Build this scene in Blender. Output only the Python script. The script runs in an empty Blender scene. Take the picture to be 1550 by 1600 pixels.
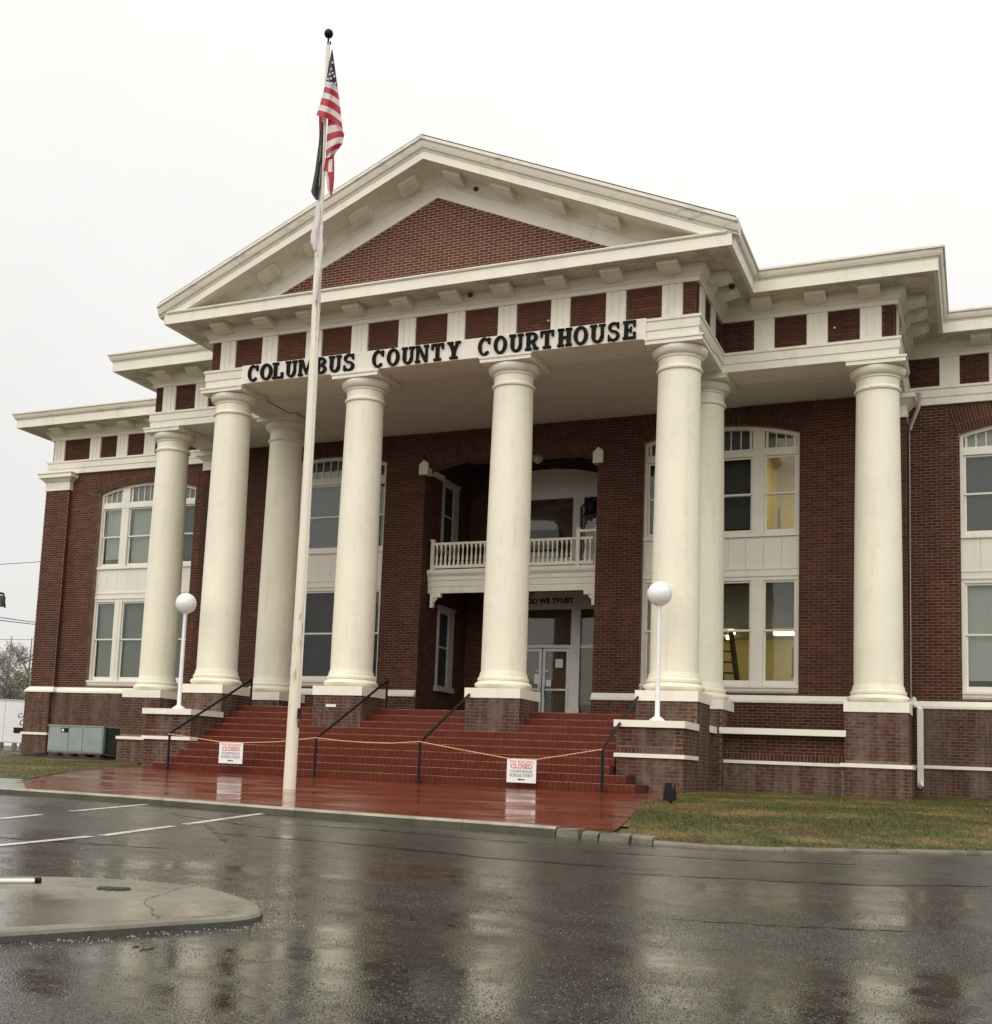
import bpy, math, random
import numpy as np
from mathutils import Matrix, Vector

random.seed(7)
rng = np.random.default_rng(7)
S = bpy.context.scene
COL = S.collection
PI = math.pi

# ------------------------------------------------------------------ camera
CAM = np.array([12.0247, -25.7327, 0.4891])
F_PX, P_X, P_Y = 1854.10, 673.957, 966.894          # in pixels of a 1550 x 1600 frame
YAW, PITCH, ROLL = 0.4340, 0.1210, 0.0433
cy_, sy_, cp_, sp_ = math.cos(YAW), math.sin(YAW), math.cos(PITCH), math.sin(PITCH)
fwd = np.array([-sy_*cp_, cy_*cp_, sp_]); rgt = np.array([cy_, sy_, 0.0]); upv = np.cross(rgt, fwd)
cr_, sr_ = math.cos(ROLL), math.sin(ROLL)
RT, UPV = cr_*rgt + sr_*upv, -sr_*rgt + cr_*upv
cam_d = bpy.data.cameras.new('camera')
cam = bpy.data.objects.new('camera', cam_d); COL.objects.link(cam)
cam_d.sensor_fit = 'HORIZONTAL' if False else 'AUTO'
cam_d.sensor_fit = 'VERTICAL'
cam_d.sensor_height = 36.0; cam_d.sensor_width = 36.0
cam_d.lens = F_PX/1600*36.0
cam_d.shift_x = (775-P_X)/1600; cam_d.shift_y = (P_Y-800)/1600
cam_d.clip_start = 0.05; cam_d.clip_end = 4000
m = Matrix.Identity(4)
for i in range(3):
    m[i][0], m[i][1], m[i][2], m[i][3] = RT[i], UPV[i], -fwd[i], CAM[i]
cam.matrix_world = m
S.camera = cam

# ------------------------------------------------------------------ sky and sun (overcast)
W = bpy.data.worlds.new('World'); S.world = W; W.use_nodes = True
nt = W.node_tree; nt.nodes.clear()
def wn(t, **k):
    n = nt.nodes.new(t)
    for a, b in k.items(): setattr(n, a, b)
    return n
SUN_EL, SUN_AZ = math.radians(45), math.radians(180)
out = wn('ShaderNodeOutputWorld'); bg = wn('ShaderNodeBackground')
sky = wn('ShaderNodeTexSky', sky_type='NISHITA', sun_disc=False, sun_elevation=SUN_EL, sun_rotation=SUN_AZ)
sky.air_density = 1.0; sky.dust_density = 4.0
hs = wn('ShaderNodeHueSaturation'); hs.inputs['Saturation'].default_value = 0.12
tc = wn('ShaderNodeTexCoord'); sep = wn('ShaderNodeSeparateXYZ')
zc_w = wn('ShaderNodeMath', operation='MAXIMUM'); zc_w.inputs[1].default_value = 0.0
p4 = wn('ShaderNodeMath', operation='POWER'); p4.inputs[1].default_value = 3.0
m4 = wn('ShaderNodeMath', operation='MULTIPLY'); m4.inputs[1].default_value = 11.5
m1 = wn('ShaderNodeMath', operation='MULTIPLY_ADD'); m1.inputs[1].default_value = 0.9; m1.inputs[2].default_value = 9.0
ramp = wn('ShaderNodeMath', operation='ADD')
nz = wn('ShaderNodeTexNoise'); nz.inputs['Scale'].default_value = 1.6; nz.inputs['Detail'].default_value = 4
nr = wn('ShaderNodeMapRange'); nr.inputs['From Min'].default_value = 0.3; nr.inputs['From Max'].default_value = 0.7
nr.inputs['To Min'].default_value = 0.93; nr.inputs['To Max'].default_value = 1.06
mul = wn('ShaderNodeMath', operation='MULTIPLY')
tint = wn('ShaderNodeVectorMath', operation='SCALE'); tint.inputs[0].default_value = (1.0, 0.99, 0.965)
mix = wn('ShaderNodeMixRGB'); mix.inputs['Fac'].default_value = 0.85
L = nt.links.new
L(tc.outputs['Generated'], sep.inputs[0]); L(sep.outputs['Z'], zc_w.inputs[0]); L(zc_w.outputs[0], p4.inputs[0]); L(p4.outputs[0], m4.inputs[0])
L(zc_w.outputs[0], m1.inputs[0]); L(m4.outputs[0], ramp.inputs[0]); L(m1.outputs[0], ramp.inputs[1])
L(tc.outputs['Generated'], nz.inputs['Vector']); L(nz.outputs['Fac'], nr.inputs['Value'])
L(ramp.outputs[0], mul.inputs[0]); L(nr.outputs['Result'], mul.inputs[1])
L(mul.outputs[0], tint.inputs['Scale'])
L(sky.outputs[0], hs.inputs['Color']); L(hs.outputs[0], mix.inputs['Color1']); L(tint.outputs[0], mix.inputs['Color2'])
L(mix.outputs[0], bg.inputs['Color']); bg.inputs['Strength'].default_value = 0.1
L(bg.outputs[0], out.inputs['Surface'])

sd = bpy.data.lights.new('sun', 'SUN'); sd.energy = 1.5; sd.angle = math.radians(90); sd.color = (1.0, 0.95, 0.86)
sun = bpy.data.objects.new('sun', sd); COL.objects.link(sun)
sdir = Vector((0.02, -0.85, 0.85)).normalized()          # towards the sun, behind the photographer
sun.rotation_euler = sdir.to_track_quat('Z', 'Y').to_euler()

S.view_settings.view_transform = 'Standard'; S.view_settings.look = 'None'
S.view_settings.exposure = 0.06; S.view_settings.gamma = 1.0
try: S.view_settings.use_curve_mapping = False
except Exception: pass
S.render.resolution_x = 992; S.render.resolution_y = 1024

# ------------------------------------------------------------------ materials
def mat(name):
    M = bpy.data.materials.new(name); M.use_nodes = True
    t = M.node_tree; b = t.nodes['Principled BSDF']
    return M, t, b
def nd(t, ty, **k):
    n = t.nodes.new(ty)
    for a, b in k.items():
        if a in n.inputs.keys() if isinstance(a, str) else False: n.inputs[a].default_value = b
        else: setattr(n, a, b)
    return n
def noise(t, scale, detail=4, rough=0.55, vec=None, stretch=None, coord='Object'):
    n = t.nodes.new('ShaderNodeTexNoise'); n.inputs['Scale'].default_value = scale
    n.inputs['Detail'].default_value = detail; n.inputs['Roughness'].default_value = rough
    if vec is None:
        g = t.nodes.new('ShaderNodeNewGeometry'); vec = g.outputs['Position']
    if stretch:
        mp = t.nodes.new('ShaderNodeMapping'); mp.inputs['Scale'].default_value = stretch
        t.links.new(vec, mp.inputs['Vector']); vec = mp.outputs['Vector']
    t.links.new(vec, n.inputs['Vector'])
    return n.outputs['Fac']
def mrange(t, v, a, b, c, d):
    n = t.nodes.new('ShaderNodeMapRange'); t.links.new(v, n.inputs['Value'])
    for k, x in zip(('From Min', 'From Max', 'To Min', 'To Max'), (a, b, c, d)): n.inputs[k].default_value = x
    return n.outputs['Result']
def mixc(t, f, a, b):
    n = t.nodes.new('ShaderNodeMixRGB')
    for k, x in (('Fac', f), ('Color1', a), ('Color2', b)):
        if isinstance(x, (int, float)): n.inputs[k].default_value = x
        elif isinstance(x, tuple): n.inputs[k].default_value = (*x, 1) if len(x) == 3 else x
        else: t.links.new(x, n.inputs[k])
    return n.outputs['Color']
def mth(t, op, a, b=None):
    n = t.nodes.new('ShaderNodeMath'); n.operation = op
    for i, x in enumerate((a, b)):
        if x is None: continue
        if isinstance(x, (int, float)): n.inputs[i].default_value = x
        else: t.links.new(x, n.inputs[i])
    return n.outputs[0]
def bump(t, b, h, strength, dist):
    n = t.nodes.new('ShaderNodeBump'); n.inputs['Strength'].default_value = strength; n.inputs['Distance'].default_value = dist
    t.links.new(h, n.inputs['Height']); t.links.new(n.outputs[0], b.inputs['Normal']); return n
def plain(name, col, rough=0.5, metal=0.0, var=0.12, scale=6.0, spec=0.5, bmp=0.0):
    M, t, b = mat(name)
    n = noise(t, scale, 5)
    c = mixc(t, mrange(t, n, 0.3, 0.7, 0, 1), tuple(x*(1-var) for x in col), tuple(min(1, x*(1+var)) for x in col))
    t.links.new(c, b.inputs['Base Color'])
    b.inputs['Roughness'].default_value = rough; b.inputs['Metallic'].default_value = metal
    b.inputs['Specular IOR Level'].default_value = spec
    if bmp: bump(t, b, noise(t, scale*12, 3), bmp, 0.01)
    return M
def painted(name, col, dirt, amount, lo=0.52, hi=0.75, streak=(2.2, 2.2, 0.5), rough=0.5):
    M, t, b = mat(name)
    n1 = noise(t, 1.0, 6, 0.65, stretch=streak); n2 = noise(t, 5, 6, 0.7)
    n = mth(t, 'ADD', mth(t, 'MULTIPLY', n1, 0.65), mth(t, 'MULTIPLY', n2, 0.35))
    f = mth(t, 'MULTIPLY', mrange(t, n, lo, hi, 0, 1), amount)
    base = mixc(t, mrange(t, noise(t, 0.8, 3), 0.35, 0.65, 0, 1), tuple(x*0.96 for x in col), tuple(x*1.03 for x in col))
    c = mixc(t, f, base, dirt)
    t.links.new(c, b.inputs['Base Color']); b.inputs['Roughness'].default_value = rough
    bump(t, b, noise(t, 30, 4), 0.12, 0.01)
    return M
CREAM = (0.83, 0.785, 0.635)
M_cream = painted('cream_paint', CREAM, (0.46, 0.40, 0.29), 0.42, 0.52, 0.74, streak=(4, 4, 0.45))
M_trim = painted('trim_paint', (0.80, 0.76, 0.645), (0.38, 0.33, 0.25), 0.5)
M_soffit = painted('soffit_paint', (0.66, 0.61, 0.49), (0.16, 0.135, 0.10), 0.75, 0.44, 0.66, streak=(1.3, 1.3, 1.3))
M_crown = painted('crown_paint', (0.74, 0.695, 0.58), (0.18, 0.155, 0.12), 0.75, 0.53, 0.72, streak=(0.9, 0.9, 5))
M_ledge = painted('ledge_paint', (0.83, 0.78, 0.67), (0.40, 0.35, 0.28), 0.3)
M_frame = painted('window_paint', (0.76, 0.73, 0.635), (0.42, 0.38, 0.30), 0.35)
M_ceil = painted('porch_ceiling_paint', (0.70, 0.67, 0.60), (0.36, 0.33, 0.28), 0.4)

def brickmat(name, cols, weather=None, wamt=0.0, rough=0.75):
    M, t, b = mat(name)
    g = t.nodes.new('ShaderNodeNewGeometry'); oi = t.nodes.new('ShaderNodeObjectInfo')
    r = mth(t, 'FRACT', mth(t, 'ADD', g.outputs['Random Per Island'], oi.outputs['Random']))
    cr = t.nodes.new('ShaderNodeValToRGB'); e = cr.color_ramp
    e.elements[0].color = (*cols[0], 1); e.elements[1].color = (*cols[-1], 1)
    for i, c in enumerate(cols[1:-1]):
        x = e.elements.new((i+1)/(len(cols)-1)); x.color = (*c, 1)
    t.links.new(r, cr.inputs['Fac'])
    n = noise(t, 45, 4)
    c = mixc(t, mrange(t, n, 0.3, 0.7, 0, 0.45), cr.outputs['Color'], tuple(x*0.45 for x in cols[0]))
    if weather:
        w = mth(t, 'ADD', mth(t, 'MULTIPLY', noise(t, 1.0, 4, 0.6, stretch=(4.5, 4.5, 0.35)), 0.6), mth(t, 'MULTIPLY', noise(t, 7, 4), 0.4))
        c = mixc(t, mrange(t, w, 0.44, 0.62, 0, wamt), c, weather)
    stk = noise(t, 1.0, 4, 0.6, stretch=(3.5, 3.5, 0.22))
    c = mixc(t, mrange(t, stk, 0.54, 0.70, 0, 0.5), c, tuple(x*0.5 for x in cols[0]))
    big = noise(t, 0.55, 3)
    c = mixc(t, mrange(t, big, 0.4, 0.7, 0, 0.45), c, tuple(x*0.55 for x in cols[0]))
    t.links.new(c, b.inputs['Base Color']); b.inputs['Roughness'].default_value = rough
    bump(t, b, n, 0.35, 0.006); b.inputs['Specular IOR Level'].default_value = 0.2
    return M
M_brick = brickmat('red_brick', [(0.054, 0.022, 0.0135), (0.098, 0.036, 0.020), (0.076, 0.027, 0.016), (0.105, 0.039, 0.0225), (0.14, 0.055, 0.032)])
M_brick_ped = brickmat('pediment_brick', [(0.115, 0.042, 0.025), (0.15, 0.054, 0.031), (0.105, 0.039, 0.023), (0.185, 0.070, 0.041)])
M_brick_w = brickmat('weathered_brick', [(0.075, 0.030, 0.021), (0.11, 0.042, 0.029), (0.09, 0.034, 0.023), (0.135, 0.056, 0.039)],
                     weather=(0.19, 0.155, 0.125), wamt=0.75)
M_mortar = plain('mortar', (0.165, 0.095, 0.068), 0.9, var=0.25, scale=3, bmp=0.3)
M_mortar_l = plain('wing_mortar', (0.23, 0.14, 0.10), 0.9, var=0.25, scale=3, bmp=0.3)
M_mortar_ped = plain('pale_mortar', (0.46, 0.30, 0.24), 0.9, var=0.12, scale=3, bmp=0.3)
M_mortar_w = plain('weathered_mortar', (0.175, 0.122, 0.09), 0.9, var=0.3, scale=3, bmp=0.3)
M_black = plain('black_paint', (0.008, 0.008, 0.009), 0.4, var=0.3, spec=0.2)
M_letter = plain('black_letter', (0.008, 0.0075, 0.007), 0.6, var=0.3, spec=0.12)
M_alu = plain('aluminium', (0.45, 0.46, 0.45), 0.4, metal=0.35, var=0.08)
M_white = plain('white_enamel', (0.80, 0.80, 0.78), 0.35, var=0.04)
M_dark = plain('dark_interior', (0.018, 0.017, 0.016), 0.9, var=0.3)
M_shingle = plain('dark_shingle', (0.045, 0.042, 0.04), 0.85, var=0.3, scale=10, bmp=0.4)
M_plaster = plain('plaster', (0.42, 0.39, 0.33), 0.8, var=0.1)
M_yellow = plain('yellow_wall', (0.60, 0.52, 0.31), 0.8, var=0.05)
M_blind = plain('grey_blind', (0.26, 0.27, 0.25), 0.75, var=0.06)
M_blind_l = plain('pale_blind', (0.62, 0.64, 0.60), 0.75, var=0.05)
M_blind_b = plain('blue_grey_blind', (0.075, 0.085, 0.09), 0.7, var=0.1)
M_paper = plain('paper', (0.75, 0.75, 0.70), 0.7, var=0.03)
M_acbox = plain('grey_green_metal', (0.27, 0.31, 0.285), 0.4, metal=0.1, var=0.1, scale=3)
M_concrete = painted('wet_concrete', (0.20, 0.19, 0.155), (0.09, 0.085, 0.06), 0.7, 0.45, 0.7, streak=(1.5, 1.5, 1.5), rough=0.3)
M_bell = plain('dark_iron', (0.02, 0.02, 0.022), 0.4, metal=0.6)

def emit(name, col, st):
    M, t, b = mat(name)
    b.inputs['Base Color'].default_value = (*col, 1); b.inputs['Emission Color'].default_value = (*col, 1)
    b.inputs['Emission Strength'].default_value = st
    return M
M_tube = emit('fluorescent', (1.0, 0.82, 0.45), 7.5)
M_yellow_g = plain('yellow_green_wall', (0.62, 0.55, 0.24), 0.8, var=0.08)
M_panel_l = emit('ceiling_panel', (1.0, 0.88, 0.58), 6.0)
def glassm(name, tintv, refl_rough=0.03):
    M, t, b = mat(name); t.nodes.remove(b)
    o = t.nodes['Material Output']
    tr = t.nodes.new('ShaderNodeBsdfTransparent'); tr.inputs[0].default_value = (*tintv, 1)
    gl = t.nodes.new('ShaderNodeBsdfGlossy'); gl.inputs['Roughness'].default_value = refl_rough
    fr = t.nodes.new('ShaderNodeFresnel'); fr.inputs['IOR'].default_value = 1.5
    wv = t.nodes.new('ShaderNodeBump'); wv.inputs['Strength'].default_value = 0.14; wv.inputs['Distance'].default_value = 0.02
    t.links.new(noise(t, 1.4, 2), wv.inputs['Height']); t.links.new(wv.outputs[0], gl.inputs['Normal'])
    ms = t.nodes.new('ShaderNodeMixShader')
    t.links.new(mth(t, 'MULTIPLY', fr.outputs[0], 0.75), ms.inputs[0]); t.links.new(tr.outputs[0], ms.inputs[1]); t.links.new(gl.outputs[0], ms.inputs[2])
    t.links.new(ms.outputs[0], o.inputs['Surface'])
    return M
M_glass = glassm('window_glass', (0.86, 0.88, 0.85))
M_globe, t, b = mat('opal_globe')
b.inputs['Base Color'].default_value = (0.86, 0.86, 0.85, 1); b.inputs['Roughness'].default_value = 0.18
b.inputs['Subsurface Weight'].default_value = 0.8; b.inputs['Subsurface Radius'].default_value = (0.3, 0.3, 0.3)
t.links.new(mixc(t, mrange(t, noise(t, 9, 4), 0.55, 0.75, 0, 0.2), (0.86, 0.86, 0.85), (0.6, 0.58, 0.52)), b.inputs['Base Color'])

# rusty, peeling flagpole paint
M_pole, t, b = mat('peeling_cream_paint')
n = mth(t, 'ADD', mth(t, 'MULTIPLY', noise(t, 1.0, 6, 0.7, stretch=(9, 9, 2.2)), 0.6), mth(t, 'MULTIPLY', noise(t, 0.35, 2), 0.4))
f = mrange(t, n, 0.58, 0.66, 0, .85)
t.links.new(mixc(t, f, (0.74, 0.69, 0.56), (0.30, 0.19, 0.10)), b.inputs['Base Color']); b.inputs['Roughness'].default_value = 0.5
bump(t, b, n, 0.3, 0.01)

# red painted brick of steps and plaza, wet
def redmat(name, puddle):
    M, t, b = mat(name)
    g = t.nodes.new('ShaderNodeNewGeometry'); oi = t.nodes.new('ShaderNodeObjectInfo')
    r = mth(t, 'FRACT', mth(t, 'ADD', g.outputs['Random Per Island'], oi.outputs['Random']))
    c = mixc(t, r, (0.104, 0.0225, 0.009) if not puddle else (0.145, 0.032, 0.0145), (0.126, 0.0265, 0.0105) if not puddle else (0.165, 0.037, 0.017))
    c = mixc(t, mrange(t, noise(t, 2.0, 6, 0.7), 0.45, 0.72, 0, 0.6), c, (0.085, 0.018, 0.013))
    c = mixc(t, mrange(t, noise(t, 9, 7, 0.75), 0.66, 0.74, 0, 0.55), c, (0.26, 0.12, 0.09))
    t.links.new(c, b.inputs['Base Color'])
    if puddle:
        w = noise(t, 1.0, 5, 0.6, stretch=(0.5, 0.9, 1))
        t.links.new(mrange(t, w, 0.4, 0.62, 0.06, 0.26), b.inputs['Roughness']); b.inputs['Specular IOR Level'].default_value = 0.48
        bb = t.nodes.new('ShaderNodeTexBrick')
        mp = t.nodes.new('ShaderNodeMapping'); t.links.new(g.outputs['Position'], mp.inputs['Vector'])
        bb.inputs['Scale'].default_value = 1.0; bb.inputs['Brick Width'].default_value = 0.21; bb.inputs['Row Height'].default_value = 0.105
        bb.inputs['Mortar Size'].default_value = 0.006; bb.inputs['Mortar Smooth'].default_value = 0.6
        t.links.new(mp.outputs['Vector'], bb.inputs['Vector'])
        bf = t.nodes.new('ShaderNodeRGBToBW'); bb.inputs['Color1'].default_value = (1, 1, 1, 1); bb.inputs['Color2'].default_value = (0.9, 0.9, 0.9, 1)
        bb.inputs['Mortar'].default_value = (0.55, 0.55, 0.55, 1); t.links.new(bb.outputs['Color'], bf.inputs[0])
        h = mth(t, 'ADD', mth(t, 'MULTIPLY', bf.outputs[0], mrange(t, w, 0.38, 0.6, 0.05, 1.0)), mth(t, 'MULTIPLY', noise(t, 2.2, 3), 1.2))
        bump(t, b, h, 0.36, 0.008)
    else:
        b.inputs['Roughness'].default_value = 0.42; b.inputs['Specular IOR Level'].default_value = 0.16
        bump(t, b, noise(t, 40, 4), 0.3, 0.006)
    return M
M_plaza = redmat('wet_red_paving', True)
M_redstep = redmat('wet_red_brick', False)
M_nose = painted('worn_skylit_nosing', (0.135, 0.029, 0.012), (0.25, 0.115, 0.08), 0.85, 0.46, 0.64, streak=(2.5, 2.5, 2.5), rough=0.35)  # worn edge paint, also paled to paint in the sky caught on the chamfer
M_redjoint = plain('red_joint', (0.055, 0.014, 0.010), 0.6, var=0.3, scale=4)

# wet asphalt
M_road, t, b = mat('wet_asphalt')
g = t.nodes.new('ShaderNodeNewGeometry')
v = t.nodes.new('ShaderNodeTexVoronoi'); v.inputs['Scale'].default_value = 95; t.links.new(g.outputs['Position'], v.inputs['Vector'])
v2 = t.nodes.new('ShaderNodeTexVoronoi'); v2.inputs['Scale'].default_value = 190; t.links.new(g.outputs['Position'], v2.inputs['Vector'])
sp = t.nodes.new('ShaderNodeSeparateColor'); t.links.new(v.outputs['Color'], sp.inputs[0])
big = noise(t, 0.45, 5, 0.6, stretch=(0.8, 1.6, 1)); mid = noise(t, 2.2, 5, 0.65)
streak = noise(t, 1.0, 5, 0.6, stretch=(0.22, 2.4, 1))
c = mixc(t, mrange(t, sp.outputs[0], 0.0, 1.0, 0, 1), (0.016, 0.016, 0.0125), (0.066, 0.065, 0.051))
c = mixc(t, mrange(t, sp.outputs[1], 0.985, 0.995, 0, 0.8), c, (0.22, 0.21, 0.19))
c = mixc(t, mrange(t, streak, 0.52, 0.66, 0, 0.6), c, (0.016, 0.014, 0.012))
t.links.new(c, b.inputs['Base Color'])
wet = mth(t, 'ADD', mth(t, 'MULTIPLY', big, 0.6), mth(t, 'MULTIPLY', mid, 0.4))
wetf = mrange(t, wet, 0.42, 0.58, 0, 1)
sy3 = t.nodes.new('ShaderNodeSeparateXYZ'); t.links.new(g.outputs['Position'], sy3.inputs[0])
worn = mrange(t, mth(t, 'ADD', sy3.outputs['Y'], mth(t, 'MULTIPLY', streak, 6.0)), -16.5, -11.0, 0, 1)      # drier, less polished asphalt towards the kerb
t.links.new(mth(t, 'ADD', mrange(t, wetf, 0, 1, 0.05, 0.14), mth(t, 'MULTIPLY', worn, 0.16)), b.inputs['Roughness'])
b.inputs['IOR'].default_value = 1.4
hh = mth(t, 'ADD', mth(t, 'MULTIPLY', v.outputs['Distance'], 1.0), mth(t, 'MULTIPLY', v2.outputs['Distance'], 0.5))
bn = t.nodes.new('ShaderNodeBump'); bn.inputs['Distance'].default_value = 0.006
t.links.new(hh, bn.inputs['Height']); t.links.new(mrange(t, wetf, 0, 1, 0.03, 0.22), bn.inputs['Strength'])
bn2 = t.nodes.new('ShaderNodeBump'); bn2.inputs['Distance'].default_value = 0.03; bn2.inputs['Strength'].default_value = 0.05
t.links.new(noise(t, 3.0, 3), bn2.inputs['Height']); t.links.new(bn2.outputs[0], bn.inputs['Normal'])
t.links.new(bn.outputs[0], b.inputs['Normal'])
M_line = painted('road_line_paint', (0.62, 0.60, 0.53), (0.10, 0.095, 0.085), 0.9, 0.5, 0.62, streak=(4, 4, 4), rough=0.25)
M_seal = plain('crack_sealant', (0.013, 0.011, 0.010), 0.22, var=0.2)

def grassmat(name, k=1.0):
    M, t, b = mat(name)
    g = t.nodes.new('ShaderNodeNewGeometry')
    p = noise(t, 0.42, 5, 0.65); q = noise(t, 3.2, 4, 0.6)
    f = mth(t, 'ADD', mth(t, 'MULTIPLY', p, 0.7), mth(t, 'MULTIPLY', q, 0.3))
    c = mixc(t, mrange(t, f, 0.47, 0.60, 0, 1), (0.060*k, 0.070*k, 0.013*k), (0.22*k, 0.155*k, 0.055*k))
    c = mixc(t, mrange(t, noise(t, 0.9, 4), 0.52, 0.64, 0, 0.7), c, (0.10*k, 0.050*k, 0.018*k))
    c = mixc(t, mth(t, 'MULTIPLY', g.outputs['Random Per Island'], 0.25), c, (0.16*k, 0.14*k, 0.055*k))
    t.links.new(c, b.inputs['Base Color']); b.inputs['Roughness'].default_value = 0.6
    b.inputs['Specular IOR Level'].default_value = 0.25
    return M
M_grass = grassmat('winter_grass', 1.0)
M_soil = grassmat('lawn_base', 0.75)

# ------------------------------------------------------------------ mesh helpers
class MB:
    def __init__(s): s.v = []; s.f = []; s.m = []
    def poly(s, pts, mi=0):
        n = len(s.v); s.v += [tuple(map(float, p)) for p in pts]; s.f.append(tuple(range(n, n+len(pts)))); s.m.append(mi)
    def box(s, x0, x1, y0, y1, z0, z1, mi=0):
        n = len(s.v)
        s.v += [(x0,y0,z0),(x1,y0,z0),(x1,y1,z0),(x0,y1,z0),(x0,y0,z1),(x1,y0,z1),(x1,y1,z1),(x0,y1,z1)]
        for f in ((3,2,1,0),(4,5,6,7),(0,1,5,4),(1,2,6,5),(2,3,7,6),(3,0,4,7)):
            s.f.append(tuple(n+i for i in f)); s.m.append(mi)
        return s
    def prism(s, poly, y0, y1, mi=0):
        """poly in (x, z), counter-clockwise seen from -Y, extruded from y0 (front) to y1"""
        n = len(s.v); k = len(poly)
        s.v += [(a, y0, b) for a, b in poly] + [(a, y1, b) for a, b in poly]
        s.f.append(tuple(range(n, n+k))); s.m.append(mi)
        s.f.append(tuple(range(n+2*k-1, n+k-1, -1))); s.m.append(mi)
        for i in range(k):
            j = (i+1) % k; s.f.append((n+j, n+i, n+k+i, n+k+j)); s.m.append(mi)
        return s
    def prismx(s, poly, x0, x1, mi=0):
        """poly in (y, z) extruded along x"""
        n = len(s.v); k = len(poly)
        s.v += [(x0, a, b) for a, b in poly] + [(x1, a, b) for a, b in poly]
        s.f.append(tuple(range(n+k-1, n-1, -1))); s.m.append(mi); s.f.append(tuple(range(n+k, n+2*k))); s.m.append(mi)
        for i in range(k):
            j = (i+1) % k; s.f.append((n+i, n+j, n+k+j, n+k+i)); s.m.append(mi)
        return s
    def lathe(s, prof, cx=0, cy=0, n=32, mi=0, cap=True):
        b = len(s.v)
        for r, z in prof:
            for i in range(n):
                a = 2*PI*i/n; s.v.append((cx+r*math.cos(a), cy+r*math.sin(a), z))
        for k in range(len(prof)-1):
            for i in range(n):
                j = (i+1) % n
                s.f.append((b+k*n+i, b+k*n+j, b+(k+1)*n+j, b+(k+1)*n+i)); s.m.append(mi)
        if cap:
            s.f.append(tuple(b+i for i in reversed(range(n)))); s.m.append(mi)
            e = b+(len(prof)-1)*n; s.f.append(tuple(e+i for i in range(n))); s.m.append(mi)
        return s
    def tube(s, pts, r, n=8, mi=0):
        pts = [np.array(p, float) for p in pts]; b = len(s.v)
        rs = r if isinstance(r, (list, tuple)) else [r]*len(pts)
        for i, p in enumerate(pts):
            d = pts[min(i+1, len(pts)-1)] - pts[max(i-1, 0)]; d /= np.linalg.norm(d)+1e-9
            a = np.array([0, 0, 1.0]) if abs(d[2]) < 0.9 else np.array([1.0, 0, 0])
            u = np.cross(d, a); u /= np.linalg.norm(u); w = np.cross(d, u)
            for k in range(n):
                an = 2*PI*k/n; s.v.append(tuple(p + rs[i]*(math.cos(an)*u + math.sin(an)*w)))
        for i in range(len(pts)-1):
            for k in range(n):
                j = (k+1) % n; s.f.append((b+i*n+k, b+i*n+j, b+(i+1)*n+j, b+(i+1)*n+k)); s.m.append(mi)
        s.f.append(tuple(b+k for k in range(n))); s.m.append(mi)
        e = b+(len(pts)-1)*n; s.f.append(tuple(e+k for k in reversed(range(n)))); s.m.append(mi)
        return s
    def sweep(s, path, prof, mi=0, caps=True):
        """mitred sweep of closed profile [(out, z)] along plan path; outward is to the right of travel"""
        P = [np.array(p, float) for p in path]; k = len(prof); b = len(s.v)
        nrm = []
        for i in range(len(P)-1):
            d = P[i+1]-P[i]; d /= np.linalg.norm(d); nrm.append(np.array([d[1], -d[0]]))
        for i, p in enumerate(P):
            if i == 0: o = nrm[0]
            elif i == len(P)-1: o = nrm[-1]
            else:
                o = nrm[i-1]+nrm[i]; o = o/(1+nrm[i-1] @ nrm[i])
            for a, z in prof: s.v.append((p[0]+o[0]*a, p[1]+o[1]*a, z))
        for i in range(len(P)-1):
            for j in range(k):
                q = (j+1) % k; s.f.append((b+i*k+j, b+i*k+q, b+(i+1)*k+q, b+(i+1)*k+j)); s.m.append(mi)
        if caps:
            s.f.append(tuple(b+j for j in reversed(range(k)))); s.m.append(mi)
            e = b+(len(P)-1)*k; s.f.append(tuple(e+j for j in range(k))); s.m.append(mi)
        return s
    def sphere(s, c, r, n=24, m_=14, mi=0, sz=1.0):
        prof = [(max(1e-4, r*math.sin(PI*i/m_)), c[2]-sz*r*math.cos(PI*i/m_)) for i in range(m_+1)]
        return s.lathe(prof, c[0], c[1], n, mi, cap=False)
    def mesh(s, name, mats, smooth=False, off=(0, 0, 0)):
        me = bpy.data.meshes.new(name)
        vv = np.array(s.v, float) - np.array(off, float) if s.v else np.zeros((0, 3))
        me.from_pydata(vv.tolist(), [], s.f)
        for x in (mats if isinstance(mats, (list, tuple)) else [mats]): me.materials.append(x)
        if any(s.m): me.polygons.foreach_set('material_index', s.m)
        if smooth: me.polygons.foreach_set('use_smooth', [True]*len(s.f))
        me.update(); return me
    def build(s, name, mats, parent=None, smooth=False, **kw):
        return link(name, s.mesh(name, mats, smooth, org(parent)), parent, **kw)
ORG = {}
def org(p): return ORG[p.name] if p is not None else (0, 0, 0)
def link(name, data, parent=None, loc=(0, 0, 0), label=None, cat=None, group=None, kind=None, smooth_angle=None):
    o = bpy.data.objects.new(name, data); COL.objects.link(o)
    o.location = loc
    if parent is not None: o.parent = parent
    po = org(parent); ORG[o.name] = tuple(po[i]+loc[i] for i in range(3))
    tag(o, label, cat, group, kind); return o
def tag(o, label=None, cat=None, group=None, kind=None):
    for k, v in (('label', label), ('category', cat), ('group', group), ('kind', kind)):
        if v: o[k] = v
def thing(name, loc, label, cat, group=None):
    return link(name, None, None, loc, label, cat, group)
def smooth_by_angle(o, deg=40):
    me = o.data; me.polygons.foreach_set('use_smooth', [True]*len(me.polygons))
    try: me.set_sharp_from_angle(angle=math.radians(deg))
    except Exception: pass
    return o
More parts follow.
